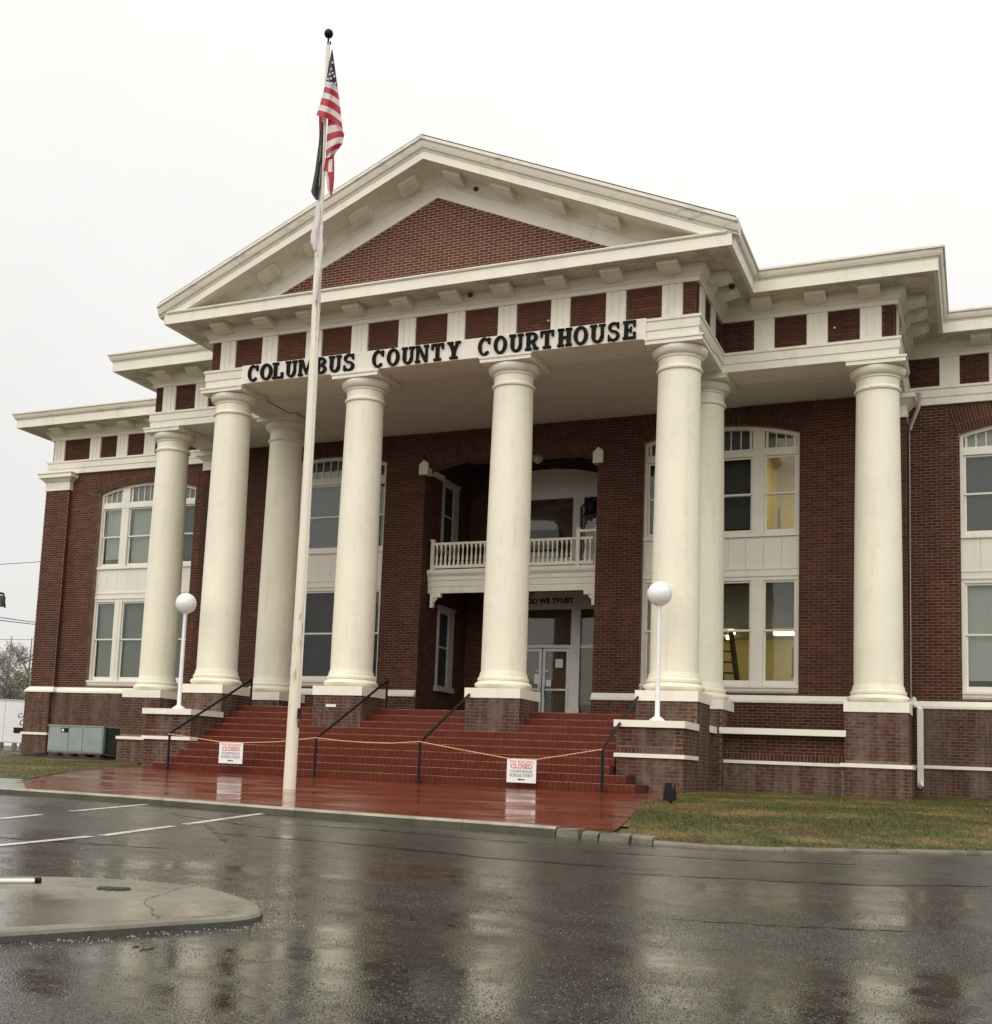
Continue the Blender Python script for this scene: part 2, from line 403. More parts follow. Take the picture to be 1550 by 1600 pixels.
def copy_tree(o, loc=None, parent=None):
    c = o.copy(); COL.objects.link(c)
    c.parent = parent if parent is not None else o.parent
    if loc is not None: c.location = loc
    ORG[c.name] = tuple(c.location)
    for ch in list(o.children): copy_tree(ch, None, c)
    return c

# ------------------------------------------------------------------ ground levels
def pz(y): return float(np.interp(y, [-13, -3, 2, 6.2, 60], [-.13, .08, .13, .19, .30]))
def rz(y): return float(np.interp(y, [-60, -40, -19, -13, 60], [-.38, -.34, -.28, -.21, -.21]))
KERB = [(-70,-12.3),(-40,-12.4),(-12,-12.55),(-.67,-12.73),(1.64,-12.80),(2.83,-12.98),(5,-13.36),(7.43,-13.56),(8.46,-13.78),(8.95,-13.95),(9.4,-14.02),
        (9.9,-13.88),(10.45,-13.55),(11.26,-12.78),(12.14,-11.95),(13.5,-10.4),(17,-6.3),(30,9)]
def resample(P, n):
    P = np.array(P, float); d = np.r_[0, np.cumsum(np.linalg.norm(np.diff(P, axis=0), axis=1))]
    t = np.linspace(0, d[-1], n); return np.stack([np.interp(t, d, P[:, i]) for i in range(P.shape[1])], -1)

# big ground and road
g = MB(); g.poly([(-1500,-1500,-0.75),(1500,-1500,-0.75),(1500,1500,-0.75),(-1500,1500,-0.75)])
g.build('ground', M_soil, kind='structure')
rd = MB(); ys = [-90,-60,-40,-19,-16,-13,-8,40]
for a, b_ in zip(ys[:-1], ys[1:]):
    rd.poly([(-120,a,rz(a)),(120,a,rz(a)),(120,b_,rz(b_)),(-120,b_,rz(b_))])
road = rd.build('road', M_road, kind='structure')
# far street on the left of the building
st = MB(); st.box(-140,-20,18,33,-0.3,0.21); st.build('side_street', M_road, kind='structure')

yd = MB()
for a, b_ in zip([-12.4,-9,-6,-3,2,6.2],[-9,-6,-3,2,6.2,16]): yd.poly([(-62,a,pz(a)-.012),(8.5 if a<-12 else 12,a,pz(a)-.012),(12 if a>-12 else 10.0,b_,pz(b_)-.012),(-62,b_,pz(b_)-.012)])
yd.poly([(6.5,-13.30,-.146),(8.0,-13.58,-.146),(8.6,-13.74,-.150),(8.72,-13.76,-.185),(8.95,-13.8,-.19),(8.95,-12.9,-.165),(8.5,-12.35,-.150),(6.5,-12.35,-.146)])
yd.build('yard', M_soil, kind='structure')
# plaza
def kerb_y(x): return float(np.interp(x, [p[0] for p in KERB], [p[1] for p in KERB]))
Lp = resample([(-.3,-12.55),(-1.5,-11.3),(-3.5,-8.8),(-4.6,-7.0),(-6.75,-1.95)], 25)
Rp = resample([(8.6,-13.60),(7.93,-10.5),(7.27,-7.5),(6.80,-3.9),(6.72,-1.95)], 25)
pl = MB(); nx = 40; grid = []
for j in range(25):
    t_ = j/24
    row = []
    for i in range(nx+1):
        s_ = i/nx; x, y = Lp[j]*(1-s_)+Rp[j]*s_
        if t_ < 0.35: y += (kerb_y(x)+0.13 - (Lp[0][1]*(1-s_)+Rp[0][1]*s_))*(1-t_/0.35)
        row.append((x, y, pz(y)))
    grid.append(row)
for j in range(24):
    for i in range(nx): pl.poly([grid[j][i], grid[j][i+1], grid[j+1][i+1], grid[j+1][i]])
plaza = pl.build('plaza', M_plaza, kind='structure')
# sidewalk left of plaza
sw = MB()
sw.poly([(-70,-12.3,-.115),(-.3,-12.60,-.125),(-2.75,-10.1,-.075),(-70,-9.9,-.07)])
sw.build('sidewalk', M_concrete, kind='structure')

# kerb: individual stones
kerb = link('kerb', None, kind='structure')
kp = resample(KERB, 4000); kd = np.r_[0, np.cumsum(np.linalg.norm(np.diff(kp, axis=0), axis=1))]
s0 = 40.0; k_i = 0
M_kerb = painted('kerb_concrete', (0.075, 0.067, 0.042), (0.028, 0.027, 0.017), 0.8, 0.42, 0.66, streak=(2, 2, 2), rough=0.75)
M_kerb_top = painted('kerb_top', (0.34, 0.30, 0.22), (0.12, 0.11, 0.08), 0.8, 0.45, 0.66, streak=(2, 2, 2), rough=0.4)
M_kerb_old = painted('old_kerb_stone', (0.17, 0.15, 0.105), (0.04, 0.037, 0.027), 0.9, 0.45, 0.66, streak=(4, 4, 4), rough=0.6)
def kpt(s): return np.array([np.interp(s, kd, kp[:, 0]), np.interp(s, kd, kp[:, 1])])
while s0 < kd[-1]-1:
    x0 = kpt(s0)[0]
    broken = 7.55 < x0 < 9.05
    ln = random.uniform(0.22, 0.42) if broken else (3.0 if x0 < -2 else (2.3 if x0 < 7.4 else 1.3))
    if not broken and x0 < 7.55 and kpt(s0+ln)[0] > 7.55: ln = max(0.5, ln*0.5)
    nseg = max(1, int(ln/0.35)); kb = MB(); gp = 0.003 if not broken else 0.018
    pts = [kpt(s0+gp+(ln-2*gp)*i/nseg) for i in range(nseg+1)]
    jig = random.uniform(-0.02, 0.02) if broken else 0; jz = random.uniform(-0.03, 0.012) if broken else 0
    zt = pz(-13)+0.012+jz; zb_ = rz(pts[0][1])-0.1
    if x0 > 8.9: zt = rz(pts[0][1])+0.048
    if x0 > 9.0: zt += random.uniform(-.004, .004)
    wth = 0.17 if x0 < 7.5 else (0.16 if x0 < 9 else 0.10)
    kb.sweep(pts, [(0.02+jig, zb_), (0.0+jig, zt-0.025), (-0.02+jig, zt), (-wth, zt), (-wth, zb_)])
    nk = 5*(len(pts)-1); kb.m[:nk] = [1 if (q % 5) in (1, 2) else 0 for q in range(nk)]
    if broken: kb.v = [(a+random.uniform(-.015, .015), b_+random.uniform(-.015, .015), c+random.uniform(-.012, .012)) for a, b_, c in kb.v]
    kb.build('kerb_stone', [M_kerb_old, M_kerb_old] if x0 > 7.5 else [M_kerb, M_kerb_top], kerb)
    s0 += ln

# lawns
def lawn(name, front, back, nu, nv, blades, label, bump_=0.03, edge=None, ei=0):
    Fp, Bp = resample(front, nu), resample(back, nu); mb = MB(); G = []
    Ep = resample(edge, nv) if edge is not None else None
    for j in range(nv):
        t_ = j/(nv-1); row = []
        for i in range(nu):
            x, y = Fp[i]*(1-t_)+Bp[i]*t_
            if edge is not None:
                k_ = (i if ei == 0 else nu-1-i)/9
                if k_ < 1: q = Fp[ei]*(1-t_)+Bp[ei]*t_; x += (Ep[j][0]-q[0])*(1-k_)**2; y += (Ep[j][1]-q[1])*(1-k_)**2
            dr_ = 0 if edge is None else .02*max(0, 1-k_*4)
            z = pz(y)+0.015+bump_*math.sin(PI*min(1, t_*2.0))*0.6*(0.7+0.3*math.sin(x*2.1+y*1.3)) - dr_
            if ei == 0: bl_ = min(1, t_/.13); bl_ = bl_*bl_*(3-2*bl_); z = z*bl_+(rz(y)+.046)*(1-bl_)
            row.append((x, y, z))
        G.append(row)
    for j in range(nv-1):
        for i in range(nu-1): mb.poly([G[j][i], G[j][i+1], G[j+1][i+1], G[j+1][i]])
    for i in range(nu-1):
        a, b_ = G[0][i], G[0][i+1]; mb.poly([(a[0], a[1], a[2]-.15), (b_[0], b_[1], b_[2]-.15), b_, a])
    o = smooth_by_angle(mb.build(name, M_soil, kind='structure'), 60)
    # grass blades
    A = np.array(G); n = blades
    uu = rng.random(n)*(nu-1.001); vv = rng.random(n)*(nv-1.001)
    i0 = uu.astype(int); j0 = vv.astype(int); fu = (uu-i0)[:, None]; fv = (vv-j0)[:, None]
    P = (A[j0, i0]*(1-fu)+A[j0, i0+1]*fu)*(1-fv)+(A[j0+1, i0]*(1-fu)+A[j0+1, i0+1]*fu)*fv
    d = P-CAM; zc = d @ fwd; px = P_X+F_PX*(d @ RT)/zc; ok = (zc > 0) & (px > -150) & (px < 1700)
    P = P[ok]; n = len(P)
    an = rng.random(n)*2*PI; h = rng.uniform(0.010, 0.036, n); w = rng.uniform(0.002, 0.005, n); ln = rng.uniform(-0.04, 0.04, (n, 2))
    dx = np.stack([np.cos(an)*w, np.sin(an)*w, 0*w], -1)
    top = P+np.stack([ln[:, 0], ln[:, 1], h], -1)
    V = np.stack([P-dx, P+dx, top], 1).reshape(-1, 3)
    me = bpy.data.meshes.new('grass'); me.vertices.add(len(V)); me.vertices.foreach_set('co', V.ravel())
    me.loops.add(3*n); me.loops.foreach_set('vertex_index', np.arange(3*n)); me.polygons.add(n)
    me.polygons.foreach_set('loop_start', np.arange(0, 3*n, 3)); me.update(calc_edges=True); me.validate()
    me.materials.append(M_grass)
    link('grass', me, None, label=label, cat='grass', kind='stuff')
    return A
kr = [p for p in KERB if p[0] > 9.2]
lawn('lawn', [(8.62,-13.62),(8.98,-13.80)]+[(x+0.005, y+0.07) for x, y in kr[0:3]]+[(x-0.04, y+0.055) for x, y in kr[3:]],
     [(6.72,-2.0),(6.70,1.9),(9.2,1.98),(10.75,2.0),(10.8,6.1),(18,6.15),(30,14)], 60, 46, 560000, 'short green and straw coloured winter grass right of the red plaza', edge=[(8.70,-13.66),(8.55,-12.9),(7.98,-10.5),(7.62,-9.0),(7.22,-7.5),(6.95,-5.6),(6.76,-3.9),(6.68,-2.0)], ei=0)
lawn('lawn', [(-62,-10.0),(-20,-10.1),(-8,-10.15),(-2.75,-10.15)], [(-62,17.8),(-18.4,6.1),(-10.7,6.1),(-9.2,1.0),(-6.75,-1.9)], 60, 26, 200000,
     'yellowish winter grass in front of the left wing', edge=[(-2.60,-10.15),(-3.45,-8.8),(-4.55,-7.0),(-6.70,-1.9)], ei=-1)

# traffic island in the foreground
isl_top = [(3.6,-24.6),(6.2,-21.35),(7.04,-20.57),(7.173,-20.411),(7.40,-20.25),(7.611,-20.168),(7.83,-20.12),(8.036,-20.143),(8.27,-20.22),(8.47,-20.347),(8.63,-20.46),
           (8.76,-20.58),(8.87,-20.70),(8.93,-20.83),(8.955,-20.93),(8.947,-21.02),(8.88,-21.20),(8.79,-21.418),(8.613,-21.818),(8.505,-22.061),(7.3,-24.6),(6.0,-27.2),(2.4,-26.5)]
_R = resample(isl_top+[isl_top[0]], 150)[:-1]
isl_top = [tuple(p+np.random.default_rng(i).normal(0, .007, 2)) if 20 < i < 130 else tuple(p) for i, p in enumerate(_R)]
ib = MB(); n_ = len(isl_top); zt = -0.238
def inset(P, d):
    P = np.array(P); o = []
    for i in range(len(P)):
        a, b_ = P[i-1], P[(i+1) % len(P)]; t_ = b_-a; t_ /= np.linalg.norm(t_); o.append(P[i]+d*np.array([t_[1], -t_[0]]))
    return [tuple(x) for x in o]
isl_in = inset(isl_top, 0.018)
rings = [([*inset(isl_top, -0.006)], -0.33), (isl_top, zt-0.026), (inset(isl_top, .008), zt-.012), (inset(isl_top, .022), zt-.004), (inset(isl_top, .055), zt)]
for ring, z in rings: ib.v += [(x, y, z) for x, y in ring]
for k in range(4):
    for i in range(n_):
        j = (i+1) % n_; ib.f.append((k*n_+i, k*n_+j, (k+1)*n_+j, (k+1)*n_+i)); ib.m.append(1 if k == 0 else 0)
ib.f.append(tuple(4*n_+i for i in range(n_))); ib.m.append(0)
M_isl_edge = plain('wet_island_edge', (0.05, 0.048, 0.036), .5, var=.4, scale=12, bmp=.4)
M_isl, t, b = mat('island_concrete')
n1 = noise(t, 1.4, 5, 0.6); n2 = noise(t, 26, 5, 0.7)
c = mixc(t, mrange(t, n1, 0.4, 0.65, 0, 1), (0.20, 0.185, 0.14), (0.115, 0.105, 0.078))
c = mixc(t, mrange(t, noise(t, 3.5, 6, 0.7), 0.54, 0.66, 0, 0.6), c, (0.06, 0.055, 0.042))
c = mixc(t, mrange(t, n2, 0.45, 0.7, 0, 0.45), c, (0.10, 0.095, 0.075))
t.links.new(c, b.inputs['Base Color']); t.links.new(mrange(t, noise(t, 0.9, 3), 0.45, 0.56, 0.12, 0.5), b.inputs['Roughness'])
bump(t, b, n2, 0.25, 0.006)
c0_isl = (7.7, -21.6)
isl = ib.build('traffic_island', [M_isl, M_isl_edge], None, label='low flat concrete traffic island with a rounded tip in the wet foreground', cat='traffic island')

# exposed asphalt aggregate close to the camera, real stones
M_agg, t, b = mat('wet_aggregate')
g = t.nodes.new('ShaderNodeNewGeometry'); rr_ = g.outputs['Random Per Island']
cr = t.nodes.new('ShaderNodeValToRGB'); e = cr.color_ramp; e.elements[0].color = (.010, .010, .008, 1); e.elements[1].color = (.24, .235, .20, 1)
for pos_, col_ in ((.45, (.030, .030, .023, 1)), (.8, (.075, .073, .058, 1)), (.975, (.11, .107, .088, 1))): x = e.elements.new(pos_); x.color = col_
t.links.new(rr_, cr.inputs['Fac']); t.links.new(cr.outputs['Color'], b.inputs['Base Color']); b.inputs['Roughness'].default_value = 0.22; b.inputs['IOR'].default_value = 1.4
NA = 560000
dd = np.sqrt(rng.uniform(2.9**2, 10.5**2, NA)); lat = rng.uniform(-.40, .52, NA)
f2 = fwd[:2]/np.linalg.norm(fwd[:2]); r2_ = rgt[:2]
PA = CAM[:2]+dd[:, None]*f2+(lat*dd)[:, None]*r2_
def fld(P, k):
    q = np.zeros(len(P)); R_g = np.random.default_rng(k)
    for _ in range(14):
        w_ = R_g.normal(0, 1.3, 2)*np.array([.7, 1.5]); q += np.sin(P @ w_*R_g.uniform(.6, 2.2)+R_g.uniform(0, 6.3))
    return q/3.2
den = np.clip(.38+.46*fld(PA, 3), .05, 1.0)**1.25*np.clip((11.5-dd)/4.5, 0.12, 1)*.55
def inside(P, poly):
    c_ = np.zeros(len(P), bool); poly = np.array(poly)
    for i in range(len(poly)):
        a, b_ = poly[i-1], poly[i]; k_ = ((a[1] > P[:, 1]) != (b_[1] > P[:, 1])); c_ ^= k_ & (P[:, 0] < (b_[0]-a[0])*(P[:, 1]-a[1])/(b_[1]-a[1]+1e-12)+a[0])
    return c_
ok = (rng.random(NA) < den) & ~inside(PA, inset(isl_top, -.03)) & (PA[:, 1] < -15.5)
PA, dd, den = PA[ok], dd[ok], den[ok]; NA = len(PA)
RZ = np.interp(PA[:, 1], [-60, -40, -19, -13, 60], [-.38, -.34, -.28, -.21, -.21])
ra = rng.uniform(.0022, .0050, NA); ha = ra*rng.uniform(.25, .65, NA); a0 = rng.uniform(0, 6.28, NA)
VA = np.zeros((NA, 4, 3))
for k in range(3):
    VA[:, k, 0] = PA[:, 0]+ra*1.35*np.cos(a0+k*2.094); VA[:, k, 1] = PA[:, 1]+ra*1.35*np.sin(a0+k*2.094); VA[:, k, 2] = RZ-.001
VA[:, 3, 0] = PA[:, 0]+rng.uniform(-.35, .35, NA)*ra; VA[:, 3, 1] = PA[:, 1]+rng.uniform(-.35, .35, NA)*ra; VA[:, 3, 2] = RZ+ha
me = bpy.data.meshes.new('asphalt_aggregate'); me.vertices.add(4*NA); me.vertices.foreach_set('co', VA.ravel())
lp = (np.arange(NA)[:, None]*4+np.array([0, 1, 3, 1, 2, 3, 2, 0, 3])[None]).ravel()
me.loops.add(len(lp)); me.loops.foreach_set('vertex_index', lp); me.polygons.add(3*NA); me.polygons.foreach_set('loop_start', np.arange(0, 9*NA, 3))
me.polygons.foreach_set('use_smooth', np.ones(3*NA, bool)); me.update(calc_edges=True); me.materials.append(M_agg)
link('asphalt_aggregate', me, None, label='coarse wet stones of the dark asphalt in the foreground', cat='asphalt', kind='stuff')

for pts_ in ([(8.75,-21.38),(8.3,-20.9),(8.06,-20.2)], [(7.3,-23.9),(7.0,-22.2),(6.6,-21.1)]):
    mb = MB(); Pc = resample(pts_, 26)+np.random.default_rng(4).normal(0, .010, (26, 2))
    for i in range(25):
        a, b_ = Pc[i], Pc[i+1]; d = (b_-a)/np.linalg.norm(b_-a); n = np.array([-d[1], d[0]])*.0022
        mb.poly([(*(a-n), zt+.0015), (*(b_-n), zt+.0015), (*(b_+n), zt+.0015), (*(a+n), zt+.0015)])
    mb.build('crack', M_seal, isl)
# grit washed against the front edge of the island
gr_ = MB(); rg = np.random.default_rng(12)
for _ in range(2600):
    i = rg.integers(0, len(isl_top)); p = np.array(isl_top[i]); q = p-np.array(c0_isl); q /= np.linalg.norm(q)
    p = p+q*abs(rg.normal(0, .10))+q*.012+rg.normal(0, .02, 2); r_ = rg.uniform(.0022, .006); a = rg.uniform(0, 6.28); n = len(gr_.v); z = rz(p[1])
    gr_.v += [(p[0]+r_*math.cos(a+k*2.094), p[1]+r_*math.sin(a+k*2.094), z) for k in range(3)]+[(p[0], p[1], z+r_*.9)]
    gr_.f += [(n, n+1, n+3), (n+1, n+2, n+3), (n+2, n, n+3)]; gr_.m += [0]*3
gr_.build('grit', plain('pale_grit', (.26, .25, .21), .5, var=.5, scale=300), None, label='pale grit washed against the edge of the concrete island', cat='grit', kind='stuff')

# parking stripes
def stripe(p, q, w=0.10):
    p, q = np.array(p), np.array(q); d = (q-p)/np.linalg.norm(q-p); n = np.array([-d[1], d[0]])*w/2; mb = MB(); K = 6
    for i in range(K):
        a, b_ = p+(q-p)*i/K, p+(q-p)*(i+1)/K
        mb.poly([(*(a-n), rz(a[1])+.004), (*(b_-n), rz(b_[1])+.004), (*(b_+n), rz(b_[1])+.004), (*(a+n), rz(a[1])+.004)])
    o = mb.build('parking_line', M_line, road); return o
for p, q in (((2.63,-14.99),(2.1,-12.95)), ((3.35,-17.4),(2.85,-15.7)), ((5.09,-17.38),(4.73,-15.9)), ((4.66,-15.6),(4.03,-13.1)), ((5.25,-18.9),(5.08,-17.52)), ((3.6,-18.8),(3.42,-17.8))):
    stripe(p, q)
# sealed cracks in the asphalt
def crack(pts, w):
    mb = MB(); P = resample(pts, 24)+rng.normal(0, 0.012, (24, 2))
    for i in range(23):
        a, b_ = P[i], P[i+1]; d = (b_-a)/np.linalg.norm(b_-a); n = np.array([-d[1], d[0]])
        wa, wb = (w*(0.6+0.4*math.sin(i*1.7)) * min(1, i/3+.2) * min(1, (23-i)/3+.1) for i in (i, i+1))
        mb.poly([(*(a-n*wa), rz(a[1])+.003), (*(b_-n*wb), rz(b_[1])+.003), (*(b_+n*wb), rz(b_[1])+.003), (*(a+n*wa), rz(a[1])+.003)])
    mb.build('crack_seal', M_seal, road)
crack([(5.2,-14.6),(6.3,-14.5),(7.3,-14.75),(8.4,-14.8)], 0.045)
crack([(5.4,-16.3),(6.9,-16.3),(8.4,-16.6),(9.8,-16.6)], 0.05)
crack([(4.6,-15.2),(5.3,-16.0),(6.2,-17.1)], 0.04)
crack([(8.7,-15.3),(10.0,-15.1),(11.3,-14.5)], 0.04)
crack([(9.6,-17.0),(11.2,-16.5),(12.3,-15.6)], 0.045)
crack([(3.4,-14.2),(4.3,-14.7),(5.6,-15.4)], 0.035)
crack([(3.9,-18.2),(5.2,-18.1),(6.4,-17.9)], 0.05)
crack([(10.5,-19.3),(11.2,-19.1),(11.8,-18.8)], 0.03)

# ------------------------------------------------------------------ courthouse
CH = thing('courthouse', (0, 5, 0), 'red brick courthouse with cream columns, pediment and black lettering above the steps', 'building')
CZ = 0.0785; BL = 0.245; JT = 0.0145
BR = []      # bricks: (kind, axis, sign, plane, u0, u1, z0, z1, style, near)
VOUS = []    # voussoir quads: (pts xz, yfront, style)
def bricks(axis, sign, plane, u0, u1, z0, z1, style=0, hole=None, near=0, bl=BL, cz=CZ, soldier=None):
    """axis 'y': wall facing -+y, u is x.  axis 'x': wall facing +-x, u is y."""
    k0 = int(math.floor(z0/cz)); k1 = int(math.ceil(z1/cz))
    k = k0
    while k < k1:
        a, b_ = max(z0, k*cz)+JT/2, min(z1, (k+1)*cz)-JT/2
        if b_-a < 0.02: k += 1; continue
        spans = [(u0, u1)]
        if hole: spans = hole(a, b_, u0, u1)
        off = (k % 2)*bl/2
        for s0_, s1_ in spans:
            u = math.floor((s0_-off)/bl)*bl+off
            while u < s1_:
                p, q = max(s0_, u)+JT/2, min(s1_, u+bl)-JT/2
                if q-p > 0.03: BR.append((axis, sign, plane, p, q, a, b_, style, near))
                u += bl
        k += 1
def soldiers(axis, sign, plane, u0, u1, z0, z1, style, near=0, w=0.082):
    n = max(1, int(round((u1-u0)/w))); w = (u1-u0)/n
    for i in range(n): BR.append((axis, sign, plane, u0+i*w+JT/2, u0+(i+1)*w-JT/2, z0+JT/2, z1-JT/2, style, near))
ARC_R = 7.02
def arc_pts(R, zc, a, n): return [(R*math.sin(-a+2*a*i/n), zc+R*math.cos(-a+2*a*i/n)) for i in range(n+1)]
ARC_A = math.asin(2.03/ARC_R)
def window_wall(u0, u1, z0, z1, xc, y, style, extra=None):
    """brick wall facing -y with an arched window opening centred on xc"""
    zc = 9.65-ARC_R; hw = 2.03; mb = MB(); d = 0.32
    mb.box(u0, xc-hw, y, y+d, z0, z1); mb.box(xc+hw, u1, y, y+d, z0, z1)
    mb.box(xc-hw, xc+hw, y, y+d, z0, 2.62)
    a = arc_pts(ARC_R, zc, ARC_A, 24)
    for (xa, za), (xb, zb_) in zip(a[:-1], a[1:]):
        mb.prism([(xc+xa, za), (xc+xb, zb_), (xc+xb, z1), (xc+xa, z1)], y, y+d)
    mb.build('wall', M_mortar_l if abs(xc) > 9 else M_mortar, CH)
    def hole(p, q, a0, a1):
        if q < 2.62: return [(a0, a1)]
        if p > 9.27:
            w = hw+ (min(q, 10.1)-9.27)*0.32
        else: w = hw
        return [(a0, xc-w), (xc+w, a1)]
    bricks('y', -1, y, u0, u1, z0, z1, style, hole)
    # voussoirs, two rings of long soldiers
    nv = 58; tot = 2*(ARC_A+0.012)
    for i in range(nv):
        t0, t1 = -tot/2+tot*i/nv, -tot/2+tot*(i+1)/nv; gta = 0.0009
        for r0, r1 in ((ARC_R+0.004, ARC_R+0.225), (ARC_R+0.237, None)):
            e0, e1 = (r1, r1) if r1 else ((10.095-zc)/math.cos(t0+gta), (10.095-zc)/math.cos(t1-gta))
            pts = [(xc+r*math.sin(t_), zc+r*math.cos(t_)) for r, t_ in ((r0, t0+gta), (r0, t1-gta), (e1, t1-gta), (e0, t0+gta))]
            VOUS.append((pts, y, style))
    return
YW, YG = 5.0, 6.25          # portico wall face, wing wall face
XO = 2.62                   # half width of the entrance recess
XP = 10.5                   # portico corner
XE = 18.05                  # building corner
for sgn in (-1, 1):
    a, b_ = sorted((sgn*XO, sgn*XP))
    window_wall(a, b_, 2.5, 10.1, sgn*5.93, YW, 0)
    a, b_ = sorted((sgn*XP, sgn*(XE-1.05)))
    window_wall(a, b_, 2.5, 10.1, sgn*13.72, YG, 0)
# portico corner returns, wing corner pilasters, wing plinths, portico base walls
for sgn in (-1, 1):
    mb = MB()
    x = sgn*XP; mb.box(min(x, x-sgn*0.3), max(x, x-sgn*0.3), YW+0.001, YG, 0.1, 10.1)
    mb.build('wall', M_mortar, CH)
    bricks('x', sgn, x, YW, YG, 0.1, 10.1, 0)
    a, b_ = sorted((sgn*(XE-1.05), sgn*XE))
    mb = MB(); mb.box(a, b_, 6.08, YG+0.4, 2.5, 9.5); mb.build('pilaster', M_mortar_l, CH)
    bricks('y', -1, 6.08, a, b_, 2.5, 9.5, 0)
    xs = sgn*XE; bricks('x', sgn, xs, 6.08, 7.6, 2.5, 9.5, 0)
    xi = sgn*(XE-1.05); bricks('x', -sgn, xi, 6.08, YG, 2.5, 9.5, 0)
    # plinth of the wing
    a, b_ = sorted((sgn*XP, sgn*(XE-1.0)))
    mb = MB(); mb.box(a, b_, 6.15, YG+0.4, 0.0, 2.36)
    c, d = sorted((sgn*(XE-1.0), sgn*(XE+0.08))); mb.box(c, d, 5.98, YG+0.4, 0.0, 2.36)
    mb.build('plinth_wall', M_mortar_w, CH)
    bricks('y', -1, 6.15, a, b_, 0.97, 2.36, 1); bricks('y', -1, 6.15, a, b_, 0.1, 0.87, 1)
    bricks('y', -1, 5.98, c, d, 0.97, 2.36, 1); bricks('y', -1, 5.98, c, d, 0.1, 0.87, 1)
    bricks('x', sgn, sgn*(XE+0.08), 5.98, 7.2, 0.1, 2.36, 1)
    bricks('x', -sgn, sgn*(XE-1.0), 5.98, 6.15, 0.1, 2.36, 1)
    # side walls of the building running back
    mb = MB(); mb.box(min(xs, xs-sgn*0.3), max(xs, xs-sgn*0.3), 6.4, 26, 0, 10.1); mb.build('wall', M_brick, CH)
    # base of portico wall
    a, b_ = sorted((sgn*XO, sgn*XP))
    mb = MB(); mb.box(a, b_, YW-0.09, YW+0.3, 0.8, 2.36); mb.build('plinth_wall', M_mortar_w, CH)
    bricks('y', -1, YW-0.09, a, b_, 1.5, 2.36, 0)
mb = MB(); mb.box(-XE, XE, 25.7, 26, 0, 10.1); mb.build('wall', M_brick, CH)

# wall above the entrance recess (segmental arch)
RA = 1.0
hwid = XO; rise = 0.36; RR = (hwid**2+rise**2)/(2*rise); zcr = 9.40-RR; aa = math.asin(hwid/RR)
mb = MB(); ap = arc_pts(RR, zcr, aa, 24)
for (xa, za), (xb, zb_) in zip(ap[:-1], ap[1:]): mb.prism([(xa, za), (xb, zb_), (xb, 10.1), (xa, 10.1)], YW, YW+0.5)
mb.build('wall', M_mortar, CH)
nv = 74
for i in range(nv):
    t0, t1 = -aa+2*aa*i/nv, -aa+2*aa*(i+1)/nv
    for r0, r1 in ((RR+.004, RR+.225), (RR+.235, RR+.455)):
        VOUS.append(([(r*math.sin(t_), zcr+r*math.cos(t_)) for r, t_ in ((r0, t0+.0007), (r0, t1-.0007), (r1, t1-.0007), (r1, t0+.0007))], YW, 0))
bricks('y', -1, YW, -hwid, hwid, 9.5, 10.1, 0, lambda p, q, a0, a1: [(a0, -max(0, math.sqrt(max(0, (RR+.46)**2-(q-zcr)**2)))), (max(0, math.sqrt(max(0, (RR+.46)**2-(q-zcr)**2))), a1)] if (RR+.46)**2 > (q-zcr)**2 else [(a0, a1)])
# recess: jambs, side walls, back wall, ceilings
YB = 8.5
for sgn in (-1, 1):
    mb = MB()
    a, b_ = sorted((sgn*XO, sgn*(XO+0.35)))
    mb.box(a, b_, YW+0.33, YB+0.3, 1.6, 10.0)
    mb.build('recess_wall', M_mortar, CH)
    wins = ((2.75, 5.15), (6.9, 9.0))
    def hole(p, q, a0, a1, wins=wins):
        for w0, w1 in wins:
            if q > w0 and p < w1: return [(a0, 6.28), (7.36, a1)]
        return [(a0, a1)]
    bricks('x', -sgn, sgn*XO, YW, YB, 1.76, 10.0, 0, hole)
mb = MB(); mb.box(-XO, XO, YB, YB+0.3, 1.6, 10.05); mb.build('recess_wall', M_mortar, CH)
bricks('y', -1, YB, -XO, XO, 1.76, 10.05, 0, lambda p, q, a0, a1: [(a0, -1.9), (1.9, a1)] if (q < 5.85 or 6.0 < p < 9.5) else [(a0, a1)])
mb = MB(); mb.box(-XO, XO, YW+0.5, YB, 10.05, 10.1); mb.build('recess_ceiling', M_plaster, CH)

# ---- piers, cheek walls and low porch walls
PIERS = [(-6, 0), (-2.01, 0), (2.01, 0), (6, 0), (-6, 2.71), (6, 2.71), (-10, 2.71), (10, 2.71)]
PH = 0.655
for x, y in PIERS:
    mb = MB(); mb.box(x-PH, x+PH, y-PH, y+PH, 0.0, 2.02); mb.build('pier', M_mortar_w, CH)
    outer = abs(x) > 9; zb0 = 0.95 if (outer) else 0.05
    near = 1 if (x > 1.9) else 0
    bricks('y', -1, y-PH, x-PH, x+PH, zb0, 2.02, 1, near=near)
    for sg in (-1, 1): bricks('x', sg, x+sg*PH, y-PH, y+PH, 0.05, 2.02, 1)
    if outer:
        mb = MB(); mb.box(x-PH-.06, x+PH+.06, y-PH-.06, y+PH+.06, 0.0, 0.87); mb.build('pier_foot', M_mortar_w, CH)
        bricks('y', -1, y-PH-.06, x-PH-.06, x+PH+.06, 0.05, 0.87, 1, near=near)
        for sg in (-1, 1): bricks('x', sg, x+sg*(PH+.06), y-PH-.06, y+PH+.06, 0.05, 0.87, 1)
BAND = []   # lower white band runs
